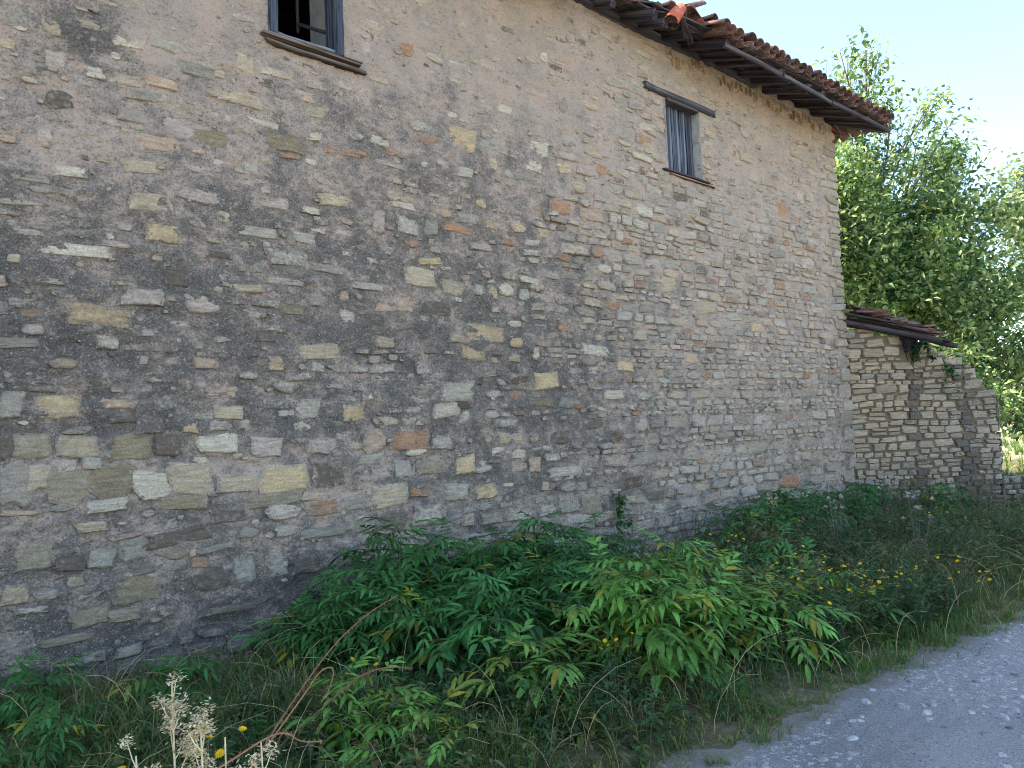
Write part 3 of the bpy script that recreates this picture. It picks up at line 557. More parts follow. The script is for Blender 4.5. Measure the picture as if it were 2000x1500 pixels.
roof = obj('roof', roofd.me('roof_deck'), M['darkwood'], house); roof['label'] = 'sagging low roof of old clay tiles on rough rafters'
BX0, BX1 = 5.6, 7.85                           # the broken stretch of eaves
k = 0; x = -6.2
while x < XC:
    brk = BX0 < x < BX1; y0 = -.30 - random.random() * .2 if brk else -.62 - random.random() * .05
    y1 = .7; hgt = random.uniform(.085, .12); o1 = random.uniform(-.06, .06)
    if x > 4: beam('rafter', (x, y1, rz(y1) + .02), (x + o1, y0, rz(y0) + .0 + random.uniform(-.02, .015)), random.uniform(.08, .11), hgt, M['darkwood'], roof, 100 + k, warp=.008)
    x += random.uniform(.36, .48); k += 1
beam('hip_rafter', (XC - .5, .5, rz(.5) - .0), (XE - .10, YE + .10, rz(YE) + .02), .10, .11, M['darkwood'], roof, 180, warp=.006)
y = -.70; k = 0                                # laths under the tiles, parallel to the wall
while y < .45:
    bw = random.uniform(.09, .15); x = 4.2
    while x < XE - (y - YE) - .2:
        L = random.uniform(.9, 2.2); x1 = min(x + L, XE - (y - YE) - .06); mid = (x + x1) / 2
        drop = BX0 < mid < BX1 and (y < -.30 or random.random() < .25)
        if not drop: beam('lath', (x, y + bw / 2 + random.uniform(-.02, .02), rz(y + bw / 2) + .072), (x1 - .02, y + bw / 2 + random.uniform(-.02, .02), rz(y + bw / 2) + .072), bw - .01, .022, M['darkwood'], roof, 300 + k, roll=SL * 0, warp=.006)
        x = x1 + .01; k += 1
        if x1 >= XE - (y - YE) - .07: break
    y += bw + random.uniform(.005, .03)
beam('eave_board', (7.85, -.655, rz(-.655) - .03), (9.3, -.665, rz(-.655) - .045), .03, .06, M['darkwood'], roof, 201, warp=.008)
beam('eave_board', (9.15, -.69, rz(-.655) - .05), (10.7, -.66, rz(-.655) - .06), .028, .05, M['wood'], roof, 207, warp=.012)
beam('eave_board', (10.5, -.675, rz(-.655) - .055), (12.36, -.68, rz(-.655) - .035), .03, .06, M['darkwood'], roof, 202, warp=.006)
beam('wall_plate', (5.2, .0, 6.145), (9.6, -.01, 6.135), .12, .075, M['wood'], roof, 203, warp=.006, seg=10)
beam('hanging_batten', (11.83, -.07, 6.13), (11.99, -.10, 5.95), .035, .025, M['wood'], roof, 204, warp=.002)
beam('corner_bracket', (11.88, .05, 5.93), (12.32, .1, 6.06), .07, .09, M['darkwood'], roof, 205)
beam('broken_rafter', (6.75, .1, 6.18), (7.5, -.32, 6.33), .06, .05, M['darkwood'], roof, 206)
for k, (a, b) in enumerate((((6.3, -.1, 6.2), (7.3, -.35, 6.32)), ((6.9, -.35, 6.22), (7.7, -.5, 6.12)), ((6.1, -.2, 6.3), (6.9, -.05, 6.17)), ((7.2, -.15, 6.24), (7.85, -.62, 6.08)), ((6.5, -.3, 6.36), (7.2, -.2, 6.28)))):
    beam('loose_lath', a, b, .08, .022, M['darkwood'], roof, 210 + k)
for k in range(12):
    x = random.uniform(6.0, 7.7); y = random.uniform(-.5, .1); L = random.uniform(.3, .7); a = random.uniform(-.9, .9)
    beam('loose_lath', (x, y, rz(y) + random.uniform(.02, .14)), (x + L * math.cos(a), y + L * math.sin(a) * .6, rz(y) + random.uniform(.0, .16)), random.uniform(.04, .1), .02, M['darkwood'], roof, 230 + k)
def tile_me(name, n=8, L=.44, r0=.088, r1=.074, th=.013, stations=3, c=(1, 1, 1)):
    a = np.linspace(R(6), R(174), n + 1); V = []; 
    for rr in (0, th):
        for s in range(stations):
            t = s / (stations - 1); rad = r0 + (r1 - r0) * t - rr; V.append(np.c_[np.full(n + 1, t * L), np.cos(a) * rad, np.sin(a) * rad * .86])
    m = n + 1; F = []
    for s in range(stations - 1):
        for q in range(n):
            A = s * m + q; F.append((A, A + 1, A + m + 1, A + m)); B = A + stations * m; F.append((B + m, B + m + 1, B + 1, B))
    o = stations * m
    for q in range(n): F.append((q, o + q, o + q + 1, q + 1)); e = (stations - 1) * m; F.append((e + q, e + q + 1, o + e + q + 1, o + e + q))
    for s in range(stations - 1):
        A = s * m; F.append((A, A + m, o + A + m, o + A)); A += n; F.append((A, o + A, o + A + m, A + m))
    V = np.concatenate(V); return V, np.array(F)
TV, TF = tile_me('t'); tile_mesh = mesh('tile', TV, [TF], {'Col': np.ones((len(TV), 3))}, True)
LV, LF = tile_me('t', 4, stations=2)
th = math.atan(SL); more = MB(); CS = .186; RS = .33
ncol = int((XE + 6.4) / CS)
tile_mesh.materials.append(M['tile'])
for row in range(13):
    y0 = YE + RS * math.cos(th) * row
    if y0 > yr: break
    for c in range(ncol):
        for pan in (0, 1):
            x = XE - .10 - CS * c - (CS / 2 if pan else 0) + random.uniform(-.012, .012)
            if x > XE - .05 - (y0 - YE) * 1.0: continue
            brk = BX0 < x < BX1 - .15
            if brk and row == 0: continue
            if brk and row == 1 and random.random() < .55: continue
            j = .06 if brk else .026
            loc = (x, y0 + random.uniform(-.03, .02), rz(y0) + (.155 if pan else .165) + random.uniform(-j, j) * .6 + .018 * math.sin(x * 2.1))
            e = Euler((R(180) if pan else 0, 0, 0)).to_matrix().to_4x4()
            rot = Matrix.Rotation(R(90) + random.uniform(-j, j) * 2.5, 4, 'Z') @ Matrix.Rotation(-th + .05 + random.uniform(-j, j), 4, 'Y') @ e
            mt = Matrix.Translation(loc) @ rot
            if row < 2 and x > 5.6: obj('tile', tile_mesh, M['tile'], roof).matrix_local = mt
            else:
                v = (np.array(mt.to_3x3()) @ LV.T).T + np.array(loc); more.add(v, (), LF, np.full(3, random.uniform(.7, 1.25)))
y = -.6
while y < 7.6:                                  # side eaves, tiles running down to the right
    for pan in (0, 1):
        for row in range(3):
            loc = Vector((XE + .05 - RS * .94 * row, y + (.093 if pan else 0), rz(YE) + SL * RS * row + .16))
            if loc.y - YE < RS * row: continue
            rot = Matrix.Rotation(R(180), 4, 'Z') @ Matrix.Rotation(-th, 4, 'Y') @ Euler((R(180) if pan else 0, 0, 0)).to_matrix().to_4x4()
            more.add((np.array(rot.to_3x3()) @ LV.T).T + np.array(loc), (), LF, np.full(3, random.uniform(.8, 1.4)))
    y += CS
tag(obj('roof_tiles', more.me('roof_tiles', smooth=True), M['tile'], roof), kind='stuff')
red = tile_mesh.copy(); red.materials.clear(); red.materials.append(M['redtile'])
def loose(loc, rot, me=tile_mesh, name='loose_tile'):
    o = obj(name, me, None, roof, loc, tuple(R(a) for a in rot)); return o
loose((7.0, -.52, 5.98), (40, -42, 15), red)['label'] = 'bright red tile hanging loose at the broken eaves'
loose((7.45, -.45, 6.27), (0, -8, 20)); loose((7.55, -.35, 6.36), (10, -28, 5)); loose((7.2, -.3, 6.40), (170, 10, 60)); loose((6.9, -.35, 6.42), (10, -5, 80))
loose((7.68, -.55, 6.24), (180, 0, 70), red); loose((6.6, -.3, 6.40), (0, 5, 30)); loose((6.35, -.25, 6.38), (180, 5, 95)); loose((7.75, -.62, 6.20), (0, -5, 100))
loose((XE - .02, -.55, 5.99), (0, -12, 170), red); loose((XE - .12, .1, 6.0), (0, -15, 180), red)
# ------------------------------------------------------------------ outbuilding with dry stone wall
A0 = np.array([11.97, .03]); E0 = np.array([13.5, -1.45]); AD = (E0 - A0) / np.linalg.norm(E0 - A0); aang = math.atan2(AD[1], AD[0])
shed = tag(empty('stone_outbuilding', (A0[0], A0[1], 0), None, aang), 'low dry stone outbuilding with collapsed plank and tile roof beside the tall house', 'outbuilding')
tp = np.array([(-.1, 2.92), (0, 2.9), (.4, 2.86), (.79, 2.74), (1.17, 2.60), (1.55, 2.42), (1.93, 2.17), (2.1, 1.95), (2.25, 1.72)])
def top(s): return np.interp(s, tp[:, 0], tp[:, 1])
ss_ = np.linspace(-.1, 2.22, 24); P = [(s, .05, -.1) for s in ss_] + [(s, .05, top(s) - .06) for s in ss_[::-1]]
n = len(ss_); V = []; 
for yy in (.036, .5):
    V += [(s, yy, -.1) for s in ss_] + [(s, yy, top(s) - .07) for s in ss_]
V = np.array(V); F = []
for q in range(n - 1):
    F += [(q, q + 1, n + q + 1, n + q), (n + q, n + q + 1, 3 * n + q + 1, 3 * n + q), (2 * n + q + 1, 2 * n + q, 3 * n + q, 3 * n + q + 1)]
F += [(n - 1, 3 * n - 1, 4 * n - 1, 2 * n - 1)]
swall = obj('wall', mesh('shed_wall', V, [np.array(F)], {'stain': np.full(len(V), .55), 'expo': np.zeros(len(V))}), mat_flat('earth_core', lin(124, 108, 86)), shed)
z = -.05
while z < 2.9:
    ch = random.choice((.06, .08, .10, .12, .15)) * random.uniform(.9, 1.1); s = -.03 + random.uniform(0, .08)
    while s < 2.28:
        sw = ch * random.uniform(.8, 2.2) + .04
        if s + sw > 2.16: sw = 2.27 - s + random.uniform(-.03, .03)
        mid = s + sw / 2; zz = z + ch / 2 + .022 * math.sin(mid * 3 + z * 4) + random.uniform(-.012, .012)
        if zz + ch * .1 < top(mid) and s + sw < 2.34 and not (.87 < mid < 1.08 and 2.25 < zz < 2.8):
            sp = 2 if (ch > .115 and random.random() < .38) else 1
            for h_ in range(sp):
                zq = zz + (0 if sp == 1 else (h_ - .5) * ch / 2); hq = ch / sp
                warm = np.clip(1.1 - mid * .5, 0, 1) * np.clip(zq - .35, 0, 1)
                c = np.array(lin(178, 158, 130)) * warm + np.array(lin(168, 154, 134)) * (1 - warm); c = c * random.uniform(.75, 1.1)
                if random.random() < .06: c = pal('o', .4)
                if random.random() < .08: c = pal('g', .3)
                stn = .9 * math.exp(-((mid - 1.0) / .11) ** 2) * (zq < 2.4) + .8 * math.exp(-((mid - 1.75) / .12) ** 2) + .3 * np.clip((mid - 1.4) * 2, 0, 1) + .3 * np.clip((.9 - zq) * 2, 0, 1) + .15 + random.uniform(-.2, .2)
                v, f3, f4 = stone_arrays(0, 0, sw - random.uniform(.004, .014), hq - random.uniform(.004, .012), random.uniform(.012, .045), 5, 90000 + int(z * 1000) + int(s * 1e5) + h_, 12, .08, .02, (1.0, .97, .86, .45))
                obj('stone', mesh('shed_stone', v, [f3, f4], {'Col': np.tile(c, (len(v), 1)), 'stain': np.full(len(v), stn)}), M['drystone'], swall, (mid, .03, zq))
        s += sw
    z += ch
sroof = empty('collapsed_roof', (0, 0, -.03), shed)
for k, (a, b, wd, ht) in enumerate((((-.02, -.06, 3.00), (1.42, -.10, 2.63), .08, .09), ((.05, .0, 2.95), (.95, -.02, 2.78), .10, .05), ((-.02, -.12, 3.12), (1.10, -.16, 2.86), .14, .03), ((.2, .0, 3.05), (1.5, .05, 2.66), .18, .03), ((.55, -.12, 2.98), (1.2, -.16, 2.78), .07, .05),
                             ((1.0, .1, 2.80), (1.75, .12, 2.56), .09, .07), ((1.05, -.05, 2.76), (1.6, .0, 2.62), .12, .03), ((0, .2, 3.1), (1.4, .25, 2.74), .2, .04))):
    beam('roof_plank', a, b, wd, ht, M['darkwood'], sroof, 400 + k, warp=.012)
for k in range(44):
    s = random.uniform(0, 1.3); o = obj('broken_tile', tile_mesh, None, sroof, (s, random.uniform(-.14, .25), 3.20 - .36 * s + random.uniform(-.03, .07)), (random.choice((0, math.pi)) + random.uniform(-.3, .3), random.uniform(-.15, .15), random.uniform(-.5, .5) + random.choice((0, 0, 1.5))))
    o.scale = (random.uniform(.5, .85),) * 3

# low wall continuing beyond the outbuilding
lw = tag(empty('low_stone_wall', (13.62, -1.35, 0), None, -.62), 'low dark stone wall continuing right of the outbuilding', 'wall', kind='thing')
lcore = obj('core', box_me('wall_core', 0, 3.2, .03, .38, -.1, .40), mat_flat('dark_earth_core', lin(90, 82, 70)), lw)
z = -.02
while z < .40:
    ch = random.choice((.08, .1, .13)); s = random.uniform(0, .05)
    while s < 3.15:
        sw = ch * random.uniform(1.1, 2.4) + .04; v, f3, f4 = stone_arrays(0, 0, sw - .012, ch - .01, random.uniform(.01, .04), 5, 95000 + int(z * 1000) + int(s * 1e4), 12, .08, .02, (1.0, .97, .86, .45))
        obj('stone', mesh('low_wall_stone', v, [f3, f4], {'Col': np.tile(pal(random.choice('grwgy'), .3) * random.uniform(.7, 1), (len(v), 1)), 'stain': np.full(len(v), .6)}), M['drystone'], lw, (s + sw / 2, .02, z + ch / 2)); s += sw
    z += ch
# ------------------------------------------------------------------ vegetation
GOLD = 2.39996
def blade(base, d, up, L, W, droop, n=4, fold=.25, sh=.85, tip=1.0):
    """a leaf: base point, direction, up; returns V, f3, f4"""
    base = np.asarray(base, float); d = np.asarray(d, float); d = d / np.linalg.norm(d); side = np.cross(d, up); side /= np.linalg.norm(side) + 1e-9; nrm = np.cross(side, d)
    V = [base]
    for q in range(1, n):
        t = q / n; p = base + d * L * t - np.array([0, 0, 1]) * droop * L * t * t; wv = W / 2 * math.sin(math.pi * t ** sh)
        V += [p - side * wv + nrm * fold * wv, p, p + side * wv + nrm * fold * wv]
    V.append(base + d * L - np.array([0, 0, 1]) * droop * L)
    f3 = [(0, 2, 1), (0, 3, 2)]; f4 = []
    for q in range(n - 2):
        a = 1 + q * 3; f4 += [(a, a + 1, a + 4, a + 3), (a + 1, a + 2, a + 5, a + 4)]
    a = 1 + (n - 2) * 3; e = len(V) - 1; f3 += [(a, a + 1, e), (a + 1, a + 2, e)]
    return np.array(V), f3, f4
def compound_leaf(seed, pairs=4, L=.24, yellow=0.0, g=(80, 128, 56)):
    r = np.random.default_rng(seed); mb = MB()
    tt = np.linspace(0, 1, 6); arch = r.uniform(.12, .4)
    rp = np.c_[tt * L, r.normal(0, .004, 6), -arch * L * tt ** 2 + .12 * L * tt]
    g = np.array(lin(*g)); yl = np.array(lin(150, 140, 44))
    mb.tube(rp, np.linspace(.0028, .0014, 6), 3, np.array(lin(88, 120, 62)))
    for k in range(pairs + 1):
        t = .28 + .72 * k / pairs; p = np.array([np.interp(t, tt, rp[:, i]) for i in range(3)])
        for sd in ((-1, 1) if k < pairs else (0,)):
            an = sd * R(r.uniform(48, 66) - 10 * k); d = np.array([math.cos(an), math.sin(an), r.uniform(-.25, .15)])
            c = (g * (1 - yellow) + yl * yellow) * r.uniform(.78, 1.2)
            if r.random() < yellow * .8: c = yl * r.uniform(.7, 1.1)
            l = r.uniform(.085, .125) * (1 if 0 < k else .8) * (1.1 if sd == 0 else 1); 
            V, f3, f4 = blade(p, d, (0, 0, 1), l, l * r.uniform(.24, .31), r.uniform(.15, .65), 5, .3)
            cc = np.tile(c, (len(V), 1)); cc[2::3] *= 1.18
            mb.add(V, f3, f4, cc)
    me = mb.me('compound_leaf', True); me.materials.append(M['leaf']); return me
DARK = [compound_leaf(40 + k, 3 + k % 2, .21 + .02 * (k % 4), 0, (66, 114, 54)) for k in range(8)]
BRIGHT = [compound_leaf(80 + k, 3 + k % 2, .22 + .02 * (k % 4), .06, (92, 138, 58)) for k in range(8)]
LEAVES = DARK
YLEAVES = [compound_leaf(60 + k, 3 + k % 2, .22, .35) for k in range(4)]
def bush(name, label, x, y, h, rad, nst, seed, yellow=.06, size=1.0, group='danewort clumps along the wall', cap=290):
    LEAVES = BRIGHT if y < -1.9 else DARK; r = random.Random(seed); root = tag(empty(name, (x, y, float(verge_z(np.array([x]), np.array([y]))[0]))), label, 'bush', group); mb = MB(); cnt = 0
    for k in range(nst):
        q = math.sqrt((k + .5) / nst); a = k * GOLD + r.uniform(-.4, .4); bx, by = math.cos(a) * rad * q * .8, math.sin(a) * rad * q * .8
        if y + by > -.12: by = -.12 - y
        hh = h * (1 - .42 * q * q) * r.uniform(.8, 1.1); lx, ly = math.cos(a) * q * hh * .4, math.sin(a) * q * hh * .4
        if y + by + ly > -.18: ly = -.18 - y - by
        P = np.array([(bx * .75 + lx * t ** 1.4, by * .75 + ly * t ** 1.4, hh * t) for t in np.linspace(0, 1, 6)])
        mb.tube(P, np.linspace(.007, .003, 6), 4, lin(70, 96, 52))
        nodes = max(2, int(hh / .105)); 
        for m_ in range(nodes + 1):
            t = 1 - m_ * .085 / hh * 1.15
            if t < .12 or cnt >= cap: break
            p = [float(np.interp(t, np.linspace(0, 1, 6), P[:, i])) for i in range(3)]
            for sd in (0, 1):
                az = a * .3 + m_ * math.pi / 2 + sd * math.pi + r.uniform(-.4, .4)
                me = r.choice(YLEAVES if r.random() < yellow + (.08 if t < .4 else 0) else LEAVES); pit = R(r.uniform(-28, 12) + (25 if m_ == 0 else 0))
                o = obj('leaf', me, None, root, p, (r.uniform(-.25, .25), pit * -1 if m_ == 0 else -pit, az)); s = size * r.uniform(1.0, 1.5) * (.8 if m_ == 0 else 1)
                o.scale = (s, s, s); cnt += 1
            if m_ == 0:
                for sd in range(3):
                    o = obj('leaf', r.choice(LEAVES), None, root, p, (r.uniform(-.2, .2), R(r.uniform(-10, 25)), r.uniform(0, 6.28))); s = size * r.uniform(.65, .95); o.scale = (s, s, s); cnt += 1
    obj('stems', mb.me('bush_stems', True), M['stem'], root)
    return root
B = bush
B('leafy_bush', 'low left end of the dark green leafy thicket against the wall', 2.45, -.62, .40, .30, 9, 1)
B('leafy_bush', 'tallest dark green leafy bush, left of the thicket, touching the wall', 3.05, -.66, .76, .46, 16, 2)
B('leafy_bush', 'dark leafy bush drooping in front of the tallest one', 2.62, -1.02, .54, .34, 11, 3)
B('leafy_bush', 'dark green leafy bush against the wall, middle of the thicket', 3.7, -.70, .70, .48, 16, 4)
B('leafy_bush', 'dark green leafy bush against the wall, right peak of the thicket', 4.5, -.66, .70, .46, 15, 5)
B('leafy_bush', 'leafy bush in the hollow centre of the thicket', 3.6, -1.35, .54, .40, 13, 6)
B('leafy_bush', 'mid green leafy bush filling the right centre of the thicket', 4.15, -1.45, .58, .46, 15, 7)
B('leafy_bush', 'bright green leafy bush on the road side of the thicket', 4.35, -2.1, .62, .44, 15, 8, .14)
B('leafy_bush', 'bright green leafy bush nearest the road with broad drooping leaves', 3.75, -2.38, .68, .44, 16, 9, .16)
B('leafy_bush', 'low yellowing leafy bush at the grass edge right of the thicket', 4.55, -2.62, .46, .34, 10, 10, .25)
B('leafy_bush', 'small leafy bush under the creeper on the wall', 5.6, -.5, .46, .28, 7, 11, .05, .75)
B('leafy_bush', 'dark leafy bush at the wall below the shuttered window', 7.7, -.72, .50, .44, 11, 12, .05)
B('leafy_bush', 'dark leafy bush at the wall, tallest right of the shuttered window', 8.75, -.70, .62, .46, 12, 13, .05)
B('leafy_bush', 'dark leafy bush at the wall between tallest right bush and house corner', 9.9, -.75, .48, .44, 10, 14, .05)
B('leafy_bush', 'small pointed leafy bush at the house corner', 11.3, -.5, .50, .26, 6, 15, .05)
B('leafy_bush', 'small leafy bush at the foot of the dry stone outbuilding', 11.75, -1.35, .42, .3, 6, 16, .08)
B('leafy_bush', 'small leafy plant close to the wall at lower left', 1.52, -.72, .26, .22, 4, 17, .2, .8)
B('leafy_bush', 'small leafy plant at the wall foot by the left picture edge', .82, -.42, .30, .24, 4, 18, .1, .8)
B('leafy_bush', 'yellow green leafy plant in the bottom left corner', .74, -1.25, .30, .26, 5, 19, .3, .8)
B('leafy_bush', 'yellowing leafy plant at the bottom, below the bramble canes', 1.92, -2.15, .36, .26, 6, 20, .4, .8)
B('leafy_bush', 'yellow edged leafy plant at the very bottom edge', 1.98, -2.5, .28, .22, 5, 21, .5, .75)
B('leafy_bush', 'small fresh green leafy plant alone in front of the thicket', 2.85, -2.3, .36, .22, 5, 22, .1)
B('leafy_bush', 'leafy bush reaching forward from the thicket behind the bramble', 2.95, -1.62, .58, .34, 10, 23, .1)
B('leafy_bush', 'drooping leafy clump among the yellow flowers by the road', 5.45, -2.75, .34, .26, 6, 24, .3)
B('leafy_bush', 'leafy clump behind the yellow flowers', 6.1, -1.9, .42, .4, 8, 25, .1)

# ---- grass of the verge
def grass(n, xr, yr, seed, hr=(.10, .34), wd=.0045, dens=None, dry=.3, zf=verge_z, bend=1.0):
    r = np.random.default_rng(seed); nt = n // 9                      # tufts of about nine blades
    tx = r.uniform(*xr, nt); ty = r.uniform(*yr, nt); d = fbm(tx * 1.4, ty * 1.4, seed, 3); keep = r.random(nt) < np.clip((d - .28) * 3.0, .15, 1)
    if dens is not None: keep &= r.random(nt) < dens(tx, ty)
    tx, ty, d = tx[keep], ty[keep], d[keep]; th_ = r.uniform(*hr, len(tx)); k9 = np.repeat(np.arange(len(tx)), 9); n = len(k9)
    x = tx[k9] + r.normal(0, .018, n); y = ty[k9] + r.normal(0, .018, n); d = d[k9]; z = zf(x, y)
    h = th_[k9] * r.uniform(.6, 1.15, n) * (.55 + d) * (np.clip(.45 + (y - edge_y(x)) * .9, .35, 1) if dens is not None else 1); az = r.uniform(0, 6.283, n); lean = r.uniform(.15, 1.25, n) * h * bend; w_ = wd * r.uniform(.6, 1.4, n)
    curl = r.normal(0, .5, n); V = []
    for t, ww in ((0, 1.0), (.35, .9), (.65, .7), (.87, .45), (1.0, 0.0)):
        a = az + curl * t; dx, dy = np.cos(a), np.sin(a); sx, sy = -dy, dx
        px, py = x + dx * lean * t ** 2, y + dy * lean * t ** 2; pz = z - .01 + h * (t - .42 * np.clip(lean / h, 0, 1.2) * t ** 2.6)
        if ww > 0: V += [np.c_[px - sx * w_ * ww, py - sy * w_ * ww, pz], np.c_[px + sx * w_ * ww, py + sy * w_ * ww, pz]]
        else: V.append(np.c_[px, py, pz])
    V = np.stack(V, 1).reshape(-1, 3); b = np.arange(n)[:, None] * 9
    f4 = np.concatenate([b + np.array([0, 1, 3, 2]), b + np.array([2, 3, 5, 4]), b + np.array([4, 5, 7, 6])]); f3 = b + np.array([6, 7, 8])
    k = r.random(n); g1 = np.array(lin(70, 96, 44)); g2 = np.array(lin(104, 128, 58)); dr = np.array(lin(164, 148, 104))
    c = g1 + (g2 - g1) * r.random(n)[:, None]; dm = (fbm(x * .9, y * .9, 77, 2) - .5) * .7 + dry > k
    c[dm] = dr * r.uniform(.6, 1.1, (dm.sum(), 1)); c = np.repeat(c, 9, 0)
    return mesh('grass', V, [f3, f4], {'Col': c})
vd = lambda x, y: (np.clip((y - edge_y(x) + .16) / .22, 0, 1) * .95 + .05 * (y - edge_y(x) > -.25) * (fbm(x * 3, y * 3, 90, 2) > .52)) * np.where(y > -.15, .3, 1)
tag(obj('verge_grass', grass(150000, (.3, 9.5), (-3.75, -.05), 3, (.07, .25), .0026, vd, .15), M['grass']), 'rough grass covering the verge between wall and road', 'grass', kind='stuff')
tag(obj('far_verge_grass', grass(40000, (8.5, 19), (-4.6, .3), 4, (.09, .24), .006, vd, .10), M['grass']), 'dense green grass along the far end of the verge', 'grass', kind='stuff')
tag(obj('meadow_grass', grass(30000, (16, 45), (-10, 12), 6, (.2, .5), .014, None, .12, lambda x, y: 0 * x - .06), M['grass']), 'tall sunlit meadow grass beyond the outbuilding', 'grass', kind='stuff')

# ---- leafy weeds mixed into the verge
def forb(mb, r, x, y, h, c, nl=16, ll=.05, lw=.3, lean=.5):
    z = float(verge_z(np.array([x]), np.array([y]))[0]); a = r.uniform(0, 6.28); dx, dy = math.cos(a) * lean * h * r.random(), math.sin(a) * lean * h * r.random()
    t = np.linspace(0, 1, 5); P = np.c_[x + dx * t ** 1.6, y + dy * t ** 1.6, z + h * t]; mb.tube(P, np.linspace(.003, .0012, 5), 3, np.array(c) * .8)
    for k in range(nl):
        q = r.uniform(.12, 1); p = [np.interp(q, t, P[:, i]) for i in range(3)]; b = r.uniform(0, 6.28); L = ll * r.uniform(.6, 1.3) * (1.25 - .6 * q)
        V, f3, f4 = blade(p, (math.cos(b), math.sin(b), r.uniform(-.2, .7)), (0, 0, 1), L, L * lw, r.uniform(0, .5), 3, .2); mb.add(V, f3, f4, np.array(c) * r.uniform(.7, 1.25))
    return P[-1]
r_ = random.Random(9); mb = MB()
for k in range(1500):
    x = r_.uniform(.5, 10.5); y = r_.uniform(float(edge_y(np.array([x]))[0]) + .12, -.25)
    if x < 2.4 and y > -.9 and r_.random() < .7: continue
    if r_.random() < .4: x = r_.uniform(1.0, 5.5); y = r_.uniform(-3.1, -1.6)
    c = r_.choice((lin(70, 108, 52), lin(84, 118, 70), lin(116, 124, 58), lin(110, 116, 76), lin(62, 98, 56)))
    forb(mb, r_, x, y, r_.uniform(.10, .34), c, r_.randrange(9, 18), r_.uniform(.03, .075), r_.uniform(.18, .45))
for k in range(760):
    x = r_.uniform(4.8, 12.5); y = r_.uniform(float(edge_y(np.array([x]))[0]) + .25, -.3)
    c = r_.choice((lin(82, 104, 60), lin(96, 110, 72), lin(118, 120, 70), lin(120, 118, 84), lin(66, 98, 52), lin(138, 122, 84)))
    forb(mb, r_, x, y, r_.uniform(.3, .62) * (1 if y > -2.9 else .7), c, r_.randrange(14, 26), r_.uniform(.035, .07), r_.uniform(.28, .5), .7)
for k in range(95):                            # bushy mounds of mixed weeds
    x0 = r_.uniform(4.7, 10.5); y0 = r_.uniform(float(edge_y(np.array([x0]))[0]) + .30, -1.0)
    if k > 72: x0 = r_.uniform(.5, 3.4); y0 = r_.uniform(-2.8, -1.2)
    hm_ = r_.uniform(.32, .60) if k <= 72 else r_.uniform(.16, .30)
    c = r_.choice((lin(78, 102, 56), lin(90, 108, 62), lin(112, 116, 66), lin(62, 96, 50), lin(132, 122, 80), lin(84, 104, 66)))
    for q in range(11):
        a = r_.uniform(0, 6.28); rr_ = .24 * math.sqrt(r_.random()); forb(mb, r_, x0 + math.cos(a) * rr_, y0 + math.sin(a) * rr_, hm_ * (1 - rr_ * 1.2) * r_.uniform(.8, 1.1), np.array(c) * r_.uniform(1.1, 1.6), 30, r_.uniform(.04, .075), r_.uniform(.32, .55), .6)
tag(obj('verge_weeds', mb.me('verge_weeds'), M['weed']), 'tangle of small leafy weeds among the grass', 'weeds', kind='stuff')
mb = MB()
for k in range(560):                           # dry bent stalks
    x = r_.uniform(.6, 9); y = r_.uniform(float(edge_y(np.array([x]))[0]) + .02, -.3); z = float(verge_z(np.array([x]), np.array([y]))[0]); h = r_.uniform(.2, .62); a = r_.uniform(0, 6.28); l = r_.uniform(.2, 1) * h
    t = np.linspace(0, 1, 6); P = np.c_[x + math.cos(a) * l * t ** 2, y + math.sin(a) * l * t ** 2, z + h * (t - .35 * t ** 3)]
    mb.tube(P, np.linspace(.0022, .0009, 6), 3, np.array(lin(186, 168, 126)) * r_.uniform(.5, 1.1))
tag(obj('dry_stalks', mb.me('dry_stalks', True), M['stem']), 'dry bent grass stalks sticking out of the verge', 'stalks', kind='stuff')

# ---- yellow flowering weeds
def flower_me():
    mb = MB(); yl = np.array(lin(236, 200, 24)); n = 13
    for ring, (rr, zz) in enumerate(((.017, .002), (.012, .005))):
        for k in range(n):
            a = 6.283 * k / n + ring * .2; c, s = math.cos(a), math.sin(a); w_ = .0032
            V = [(0, 0, zz - .002), (c * rr * .6 - s * w_, s * rr * .6 + c * w_, zz), (c * rr, s * rr, zz + .002), (c * rr * .6 + s * w_, s * rr * .6 - c * w_, zz)]
            mb.add(V, (), [(0, 3, 2, 1)], yl * (1 if ring == 0 else .85))
    an = np.linspace(0, 6.283, 8, endpoint=False); V = np.concatenate([np.c_[np.cos(an) * .006, np.sin(an) * .006, np.full(8, -.001)], np.c_[np.cos(an) * .002, np.sin(an) * .002, np.full(8, -.012)]])
    i = np.arange(8); mb.add(V, (), np.stack([i, (i + 1) % 8, (i + 1) % 8 + 8, i + 8], -1), lin(80, 110, 50))
    me = mb.me('flower_head'); me.materials.append(M['petal']); return me
FL = flower_me()
